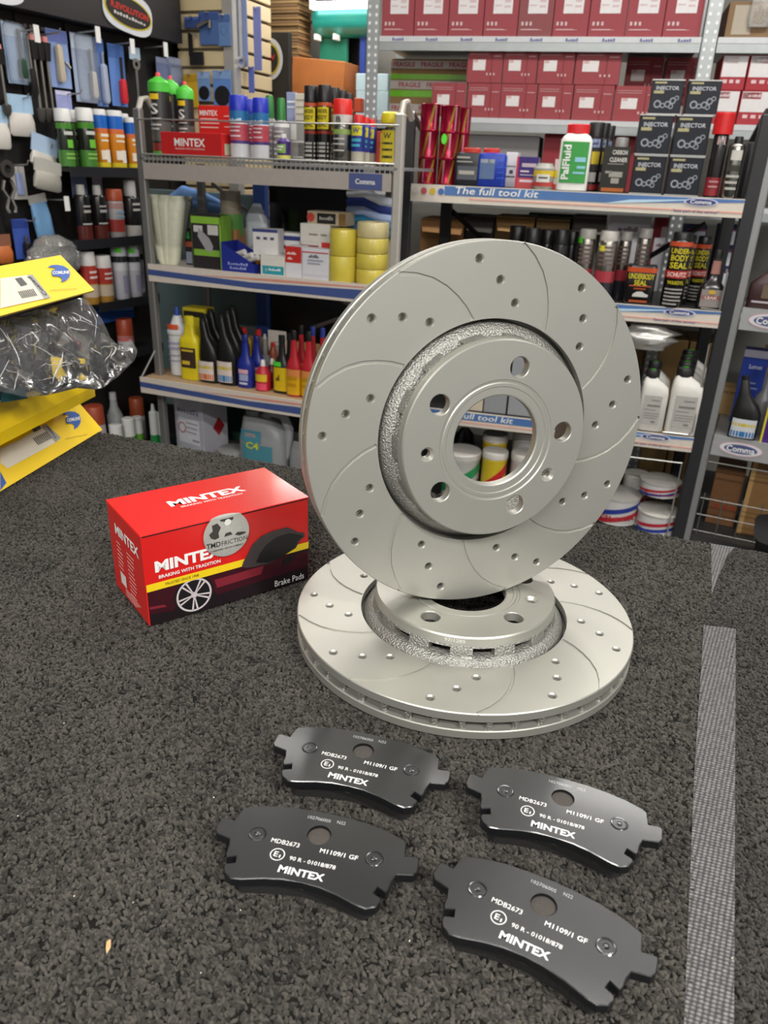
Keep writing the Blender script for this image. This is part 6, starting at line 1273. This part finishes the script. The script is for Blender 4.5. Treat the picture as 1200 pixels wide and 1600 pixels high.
# ================================================================== FAR RIGHT RACK
sF0 = RF.s_of(RF.pt(1168, 480)); t = thing('display_rack', 'grey shelving bay with oval-badged shelf fronts beyond the black rack', 'rack', RF.at(sF0, 0, 0), RF.a)
MB().bbox(-.045, -.015, .0, .03, 0, zF1+.60, .003).build('post', mat('#9fa0a0', .4, .5), t, 30); MB().bbox(.72, .75, .0, .03, 0, zF1+.6, .003).build('post', mat('#9fa0a0', .4, .5), t, 30)
for zz in (zF1, zF2):
    s_ = MB().box(-.012, .72, .0, .36, zz-.02, zz-.0005).build('shelf', mat('#a8a9a9', .4, .4), t, 0)
    MB().box(-.012, .72, -.006, .0, zz-.062, zz+.004).build('front_panel', mat('#b0b1b1', .4, .3), s_, 0)
    for a, b, c_, o_ in ((.066, .024, '#c9a2a8', .0072), (.063, .021, '#d8d4d8', .0076), (.050, .015, '#4f5580', .0082)):
        MB().add([(.075+a*math.cos(2*PI*k/28), -o_, zz-.029+b*math.sin(2*PI*k/28)) for k in range(28)], [tuple(range(28))]).build('oval_badge', paper(c_), s_, 0)
    V2, F2 = fit_text('Comma', .075, zz-.029, .085, .020, .02); MB().add([(x, -.0090, z) for x, z in V2], F2).build('badge_lettering', WHT, s_, 0)
zF3 = zF2-.36
MB().box(-.012, .72, .0, .36, zF3-.02, zF3-.0005).build('base_deck', mat('#3a3a3a', .5), t, 0)
gb = MB()
for k in range(8): gb.tube([(.0+k*.06, .0, zF3+.005), (.0+k*.06, .0, zF3+.16)], .002, 6)
for z_ in (.02, .08, .14): gb.tube([(-.012, .0, zF3+z_), (.72, .0, zF3+z_)], .0022, 6)
gb.tube([(-.012, 0, zF2-.09), (.72, 0, zF2-.09)], .0025, 6)
gb.build('wire_front', mat('#7d7b77', .4, .6), t, 0, 'stuff')
stand(RF, zF1, 1172, 1216, 405, .05, jar, 'fuel_treatment_bottle', 'dark brown oil bottle on the grey shelving bay', 'bottle', prof=[(0, .95), (.02, 1), (.5, 1), (.6, .8, .1), (.75, .42, .22), (.88, .36, .22)], n=4, dr=.5, col='#3a2222', cap='#7a3a1c', caps=[(.87, .42, .22), (1, .4, .22)], prints=[(.0, .45, .22, .5, '#6a5a48')], mk=([(-.3, .4, .12, .04)], '#b9b2b8'))
stand(RF, zF2, 1152, 1192, 546, .21, carton, 'wiper_box', 'tall blue box behind the black slant-necked bottle', 'carton', dp=.06, col='#1f3a94', prints=[(-.5, .5, .9, 1., '#b9b6c8')], txt=[('Lumen', .05, .78, .5, .06, '#c9cfe8')], mk=([(-.3, .2, .55, .02), (-.3, .3, .48, .02)], '#8a96c8'))
stand(RF, zF2, 1146, 1192, 588, .03, slantneck, 'oil_bottle', 'black slant-necked bottle with blue and white label on the grey bay', 'bottle', lab='#2f6fa8', lab2='#c9ccd0')
stand(RF, zF2, 1176, 1214, 560, .12, jar, 'funnel_bottle', 'grey funnel-shaped bottle with red cap', 'bottle', prof=[(0, .9), (.3, 1), (.5, .7), (.6, .3), (.9, .26)], col='#6f6f72', cap='#c02a34', caps=[(.88, .36), (1, .34)])
stand(RF, zF2, 1194, 1222, 628, .01, carton, 'additive_tin', 'purple tin with yellow edge on the grey bay', 'tin', dp=.05, mt=gloss('#4a2a78'), prints=[(-.5, -.38, 0, 1, '#d0c02a')])
for x0, x1, yt, d, lb, c_, z_ in ((1118, 1152, 605, .28, 'upright brown carton behind the black slant-necked bottle', '#a98a5c', zF2), (1182, 1230, 545, .28, 'tan carton with square print on the grey bay', '#cba874', zF2)):
    stand(RF, z_, x0, x1, yt, d, carton, 'carton', lb, 'carton', dp=.08, col=c_, mk=([(-.4, .0, .8, .06), (.1, .4, .8, .06)], '#7a5f3c'))
stand(RF, zF3, 1110, 1156, 735, .14, carton, 'carton', 'brown carton with red squares low in the grey bay', 'carton', dp=.15, col='#7a5536', mk=([(-.3, -.15, .3, .08), (0, .15, .3, .08), (.25, .4, .3, .08)], '#9a3a2a'))
stand(RF, zF3, 1164, 1225, 722, .10, carton, 'carton', 'tall open brown carton low in the grey bay', 'carton', dp=.18, col='#8a6840', prints=[(-.5, -.38, 0, 1, '#b8935e')])
o = thing('waste_bin', 'black plastic bin beside the wire front', 'bin', RF.at(RF.s_of(RF.pt(1196, 850, -.12)), -.30, .0), RF.a)
MB().loft([(0, .20, .16), (.02, .22, .18), (RF.pt(1190, 800, -.12).z-.02, .30, .24), (RF.pt(1190, 800, -.12).z, .32, .26)], 5, 24).build('bin_body', plastic('#161617'), o); o.location.x += .12

# ================================================================== GALVANISED STOCK RACK BEHIND
g0 = RG.s_of(RG.pt(587, 100)); g1 = RG.s_of(RG.pt(1100, 100)); WG = g1-g0
t = thing('stock_rack', 'galvanised bolt-together stock rack with maroon boxes', 'rack', RG.at(g0, 0, 0), RG.a)
for sx in (-.012, WG+.004):
    for w2, y0_ in ((.045, -.004), ):
        MB().box(sx-.024, sx+.022, -.006, -.003, 0, 2.6).add([], []).build('post', GALV, t, 0)
        MB().box(sx-.024, sx-.021, -.006, .04, 0, 2.6).build('post_flange', GALV, t, 0)
    hp = MB()
    for k in range(90):
        z_ = .2+k*.025
        for dx in (-.013, .012): hp.add([(sx+dx+.005*math.cos(2*PI*q/8), -.0068, z_+.006*math.sin(2*PI*q/8)) for q in range(8)], [tuple(range(8))])
    hp.build('lit_hole_dots', mat('#e2e4e4', .4), t, 0, 'stuff')  # pale discs, light showing through the post holes put into their colour
    MB().box(sx-.02, sx+.02, .42, .46, 0, 2.6).build('rear_post', GALV, t, 0)
W2 = .55
for a, b in ((.012, WG-.022), (WG+.03, WG+W2)):
    for zz in (zG1, zG2, zG3, zG4):
        s_ = MB().box(a, b, .0, .45, zz-.025, zz-.0005).build('shelf', GALV, t, 0)
        MB().box(a, b, -.003, .0, zz-.018, zz-.0005).build('label_holder', mat('#c4c6c8', .35), s_, 0); MB().box(a, b, -.002, .01, zz-.045, zz-.019).build('shelf_lip', GALV, s_, 0)
# ---- top row of maroon boxes
MAR = '#924046'
xs = [597, 648, 702, 757, 811, 866, 922, 981, 1040, 1100]
for i in range(9):
    loc, w_, h = measure(RG, zG1, xs[i], xs[i+1]-1, -20, .02); lb = {0: 'white-labelled maroon part box beside the post next to the cardboard stack', 4: 'dull brownish white-labelled part box among the brighter maroon ones', 8: 'white-labelled maroon part box beside the post next to the pocketed carton'}.get(i, 'white-labelled maroon part box between others on the top stock shelf'); o = thing('filter_box', lb, 'carton', loc, RG.a, 'maroon boxes on the top shelf')
    carton(o, w_, .22, dp=.25, col='#84484a' if i == 4 else MAR, prints=[(-.24, .32, .32, .57, '#d8d4d4'), (-.24, -.04, .51, .58, '#c0443e')], mk=([(-.40, -.34, .16, .05), (-.28, -.22, .16, .05), (-.16, -.10, .16, .05), (-.40, .1, .10, .012), (.08, .26, .47, .05), (.08, .26, .40, .03), (-.2, 0, .42, .02)], '#c9b2b4'))
    rect(MB(), -.42*w_, .2*w_, .095*.22, .105*.22, -.0011).build('printed_line', paper('#c08a8c'), o, 0)
for i in range(9):
    p = RG.at(RG.s_of(RG.pt((xs[i]+xs[i+1])/2, 62, 0)), -.0045, zG1-.016); V2, F2 = fit_text('~5', 0, .007, .045, .009, .0)
    o = MB().add([(x, 0, z) for x, z in V2], F2).build('shelf_code', paper('#6a6f9a'), t, 0); o.parent = t; o.location = (RG.s_of(p)-g0, -.0045, zG1-.017)
loc, w_, h = measure(RG, zG1, 1136, 1215, 2, .02); o = thing('carton', 'brown carton with a clear taped pocket on the top shelf', 'carton', loc, RG.a); carton(o, w_, h, dp=.25, col='#7d6244', prints=[(-.38, .0, .1, .9, '#a69c8c')]); MB().loft([(0, .06, .015), (.03, .07, .02), (.10, .06, .02), (.12, .05, .01)], 3, 14, True, Matrix.Translation((.02, -.008, .03))).build('plastic_pocket', clear('#d8d6d0', .15, .4), o)
# ---- second shelf: taped carton, small maroon boxes
loc, w_, h = measure(RG, zG2, 609, 738, 92, .20); o = thing('taped_carton', 'large brown carton wrapped in green and red-lettered fragile tape', 'carton', loc, RG.a); carton(o, w_, h, dp=.20, col='#9a7a50')
for z0, z1, c_ in ((.84, .97, '#c9c2bc'), (.50, .64, '#c9c2bc'), (.10, .25, '#c9bfb8'), (.66, .75, '#7ec03a'), (.37, .48, '#7cc832')):
    MB().box(-w_/2-.001, w_/2+.001, -.0016, .201, z0*h, z1*h).build('tape_strip', gloss(c_), o, 0)
    if c_.startswith('#c9'):
        for k in range(3):
            V2, F2 = fit_text('FRAGILE', (-.34+k*.34+(.08 if z0 == .5 else 0))*w_, (z0+z1)/2*h, .27*w_, (z1-z0)*.6*h, .02); MB().add([(x, -.0028, z) for x, z in V2], F2).build('tape_lettering', paper('#b84a52'), o, 0)
def smallbox(x0, x1, yt, z, d, label, grp='small maroon boxes on the second shelf', hh=None, wf=1.):
    loc, w_, h = measure(RG, z, x0, x1, yt, d); h = hh or h; o = thing('filter_box', label, 'carton', loc, RG.a, grp)
    carton(o, w_*.99, h-.001, dp=.16, col='#934045', prints=[(-.34, .02, .36, .66, '#d9d4d2'), (.18, .21, .0, 1., '#7e2f34')], mk=([(.06, .1, .22, .07), (.16, .2, .22, .07), (.26, .30, .22, .07), (-.32, -.2, .58, .08), (.24, .44, .75, .02), (-.45, .1, .8, .012), (-.45, .1, .86, .012)], '#c9a8a6'), side=[(0, 1, 0, 1, '#cfcac6')])
    return h
hb = None
for i, (x0, x1) in enumerate(((729, 781), (781, 837), (838, 893), (894, 957), (958, 1028))):
    hb = smallbox(x0, x1, 143, zG2, .02, {0: 'small maroon part box in the bottom row next to the fragile-taped carton', 4: 'small maroon part box in the bottom row nearest the navy injector tins'}.get(i, 'small maroon part box in the bottom row under another one'), 'bottom row of small maroon boxes', .112)
for i, (x0, x1) in enumerate(((729, 784), (785, 838), (839, 896), (897, 968))):
    smallbox(x0, x1, 99, zG2+.112, .02, {0: 'small maroon part box in the upper row next to the fragile-taped carton', 3: 'small maroon part box in the upper row next to the set-back boxes'}.get(i, 'small maroon part box in the upper row between two others'), 'upper row of small maroon boxes', .112)
for i, (x0, x1) in enumerate(((975, 1033), (1036, 1096))):
    smallbox(x0, x1, 110, zG2+.10, .20, 'set-back maroon part box above the navy injector tins', 'set-back maroon boxes', .12); smallbox(x0, x1, 150, zG2, .20, 'set-back maroon part box hidden low behind the injector tins', 'set-back low maroon boxes', .10)
smallbox(674, 727, 141, zG2, .02, 'maroon part box standing in front of the fragile-taped carton', None, .112)
for r_, (yt, z_, hh) in enumerate(((147, zG2-.02, .13), (96, zG2+.11, .125))):
    for i, (x0, x1) in enumerate(((1112, 1152), (1154, 1206))):
        loc, w_, h = measure(RG, zG2, x0+(8 if r_ else 0), x1+(8 if r_ else 0), yt, .02); o = thing('filter_box', 'white-fronted maroon box, %s row of the bay beyond the post' % ('lower', 'upper')[r_], 'carton', (loc.x, loc.y, zG2 if r_ == 0 else zG2+.1035), RG.a, 'white-fronted maroon boxes'); carton(o, w_, .103, dp=.2, col='#a02f38', prints=[(-.47, .47, .38, .97, '#d6d2d2'), (-.46, .1, .76, .95, '#b8404a')], txt=[('e-vibdl', -.1, .86, .36, .1, '#e9d8d8')], mk=([(-.35, -.2, .2, .1), (-.1, .05, .2, .1), (.15, .3, .2, .1)], '#d9b9bc'))
# ---- third shelf (seen over the tins)
for x0, x1, yt, lb, c_, pr in ((726, 838, 211, 'long grey storage bin on the third stock shelf', '#8d8a8a', []), (846, 893, 207, 'maroon box with a white hand logo beside the grey bin', '#8f2f36', [(-.05, .35, .3, .6, '#d9c4c4')]), (950, 990, 210, 'maroon box behind the black cleaner tin', '#8f2f36', []), (692, 724, 214, 'dim olive storage bin beside the grey bin', '#6f6c5c', [])):
    loc, w_, h = measure(RG, zG3, x0, x1, yt, .04); o = thing('storage_box', lb, 'box', loc, RG.a); carton(o, w_, h, dp=.2, col=c_, prints=pr)
# ---- fourth shelf (seen between right-rack shelves)
for x0, x1, yt, lb, c_, kw in ((942, 1008, 338, 'white lettered sales card behind the silver cans', '#d9d4dc', dict(txt=[('e-vibdl', -.02, .86, .45, .06, '#6a3a50')], mk=([(-.1, .1, .72, .03)], '#8a7a8a'))), (1012, 1056, 340, 'maroon sales card with white hand logo', '#9a2f3a', dict(prints=[(-.2, .3, .74, .9, '#d9c4c8')]))):
    loc, w_, h = measure(RG, zG4, x0, x1, yt, .05); o = thing('sales_card', lb, 'card', loc, RG.a); carton(o, w_, h, dp=.01, col=c_, **kw)
loc, w_, h = measure(RG, zG4, 1014, 1048, 372, .041); o = thing('sales_card', 'white lettered card below the maroon sales card', 'card', loc, RG.a); carton(o, w_, h, dp=.006, col='#d6d2d8', txt=[('vibdl', -.2, .9, .4, .05, '#6a3a50')])
for i, (x0, x1, yt, z_) in enumerate(((1062, 1094, 352, 0), (1116, 1150, 352, 0))):
    for r_ in range(4):
        loc, w_, h = measure(RG, zG4, x0, x1, yt, .06+.01*r_); hh = h/4; o = thing('part_box', 'navy and white striped part box stacked behind the rack brace', 'carton', (loc.x, loc.y, zG4+r_*hh), RG.a, 'navy part boxes'); carton(o, w_, hh-.001, dp=.15, col='#22305c', prints=[(-.1, .45, .1, .75, '#c9ccd6'), (-.5, .5, .78, .86, '#8a3a4a')])
for x0, x1, yt, lb, c_ in ((655, 722, 342, 'brown carton at the left of the fourth stock shelf', '#a4794c'), (725, 768, 338, 'dark machine parts carton on the fourth stock shelf', '#4a4644'), (770, 830, 338, 'open tan carton of black cans on the fourth stock shelf', '#b08a58'), (832, 884, 342, 'tan carton with torn flap on the fourth stock shelf', '#a88a60'), (888, 940, 338, 'dim grey carton on the fourth stock shelf', '#6a6460')):
    loc, w_, h = measure(RG, zG4, x0, x1, yt, .08); o = thing('carton', lb, 'carton', loc, RG.a); carton(o, w_, h, dp=.2, col=c_); MB().add([(-w_/2, -.001, h*.98), (w_/2, -.001, h*.98), (w_*.48, -.05, h*.8), (-w_*.4, -.045, h*.82)], [(0, 1, 2, 3)]).build('open_flap', paper(c_), o, 0)
for k in range(2):
    x0, x1 = ((700, 760), (820, 900))[k]; loc, w_, h = measure(RG, zG4, x0, x1, 334, .34); o = thing('crate', 'dark green plastic crate at the back of the fourth stock shelf', 'crate', loc, RG.a, 'green crates'); carton(o, w_, h, dp=.08, col='#12402e')
zG5 = zG4-.60
for x0, x1, yt, lb, c_ in ((955, 998, 520, 'wide brown carton low behind the oil bottles', '#8f7148'), (1020, 1062, 530, 'brown carton low behind the oil bottles, next to the post', '#a08254'), (1064, 1110, 535, 'brown carton low behind the grey post', '#96794e')):
    loc, w_, h = measure(RG, .35, x0, x1, yt, .03); o = thing('carton', lb, 'carton', loc, RG.a); loc.z = .0; o.location = loc; carton(o, w_, h+.35, dp=.25, col=c_)
# ---- upper middle background
RU = Rack(450, 60, 3.95, -20)
o, w_, h = slab(RU, 411, 466, -30, 90, -.02, .12, mat('#6f5636', .8, var=.25, scale=12), 'cardboard_stack', 'tall stack of flattened brown cardboard sheets', 'cardboard')
for k in range(24):
    dx = random.uniform(-.008, .008); MB().box(-w_/2+dx, w_/2+dx+random.uniform(0, .01), -.012+random.uniform(-.004, .004), .11, h*k/24, h*(k+.8)/24).build('sheet', mat(random.choice(['#8a6b43', '#7d6140', '#977a50', '#745a3a']), .8, var=.15), o, 0)
o, w_, h = slab(RU, 452, 533, 92, 180, -.08, .16, mat('#b8703a', .5, var=.2, scale=14), 'wooden_cabinet', 'orange-brown wooden cabinet under the cardboard stack', 'cabinet')
o.rotation_euler = (0, math.radians(4.5), RU.a)
zb = RU.pt(500, 180, -.08).z
o2, w2, h2 = slab(RU, 448, 538, 190, 420, -.08, .16, mat('#3a3a3e', .6), 'base_unit', 'dark storage unit carrying the wooden cabinet', 'cabinet')
o3 = thing('sheet_roll', 'large teal plastic roll on brackets under the added glowing tube', 'roll', RU.at(RU.s_of(RU.pt(530, 40, .02)), .02, RU.pt(530, 58, .02).z), RU.a)
MB().tube([(-.12, .05, .07), (.14, .05, .07)], .068, 28).build('roll_body', mat('#2f9a8c', .25, coat=.4), o3); MB().box(-.11, .02, .04, .06, -.13, .0).build('support_board', mat('#1f7a63', .45), o3, 0)
for x in (-.10, -.01): MB().box(x-.006, x+.006, -.03, .02, -.012, .01).build('bracket', WHT, o3, 0)
o4 = thing('highlight_tube', 'added glowing white tube in place of the highlight on the teal roll', 'light', RU.at(RU.s_of(RU.pt(530, 8, -.02)), -.02, RU.pt(530, 8, -.02).z), RU.a)  # added glowing tube, stands in for the highlight along the roll top
MB().tube([(-.12, 0, 0), (.15, 0, 0)], .015, 14).build('tube', mat('#ffffff', .4, emit=6.), o4)
for x in (-.125, .155): MB().box(x-.005, x+.005, -.02, .02, -.016, .25).build('tube_bracket', WHT, o4, 0)
for i, (x0, x1) in enumerate(((532, 548), (548, 562))): slab(RU, x0, x1-1, 58, 110, .14, .05, mat('#141414', .35), 'gutter_strip', 'black glossy upright strip beside the teal roll', 'strip', 'black upright strips')
o, w_, h = slab(RU, 559, 567, 5, 420, .05, .03, mat('#27408a', .4), 'blue_post', 'dark blue perforated rack post', 'post')
for i, (yt, yb) in enumerate(((115, 142), (142, 182))): slab(RG, 556, 606, yt, yb, .46, .15, mat('#b4cbd2', .5), 'pale_box', 'pale blue box behind the galvanised post, %s of two' % ('upper', 'lower')[i], 'carton', 'pale blue boxes')
o, w_, h = slab(RG, 553, 564, 153, 175, .30, .05, mat('#d0502c', .5), 'orange_box', 'small orange box beside the dark blue post', 'carton')
slab(RG, 572, 604, 182, 420, .62, .2, mat('#3c3f44', .6), 'drawer_unit', 'dark grey drawer unit behind the galvanised post', 'cabinet')
# dim panels behind the left rack
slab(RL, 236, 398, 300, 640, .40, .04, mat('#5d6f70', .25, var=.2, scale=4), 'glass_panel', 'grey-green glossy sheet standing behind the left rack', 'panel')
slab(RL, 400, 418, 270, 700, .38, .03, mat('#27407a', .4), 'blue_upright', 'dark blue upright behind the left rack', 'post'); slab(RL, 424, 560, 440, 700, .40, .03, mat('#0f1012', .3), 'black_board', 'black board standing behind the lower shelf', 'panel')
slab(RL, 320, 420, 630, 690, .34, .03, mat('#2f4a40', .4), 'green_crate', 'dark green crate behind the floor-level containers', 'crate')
def tubepack(t, w_, h): MB().tube([(-.5*w_, 0, .3*h), (-.2*w_, 0, .7*h), (.1*w_, 0, .5*h), (.5*w_, 0, .25*h)], [.022, .03, .032, .02], 12).build('wrap', mat('#6f9ad8', .3, bump=.2), t)
stand(RL, zL2+.14, 262, 350, 292, .36, tubepack, 'blue_cloth', 'crumpled bright blue cloth bundle behind the middle shelf', 'cloth')
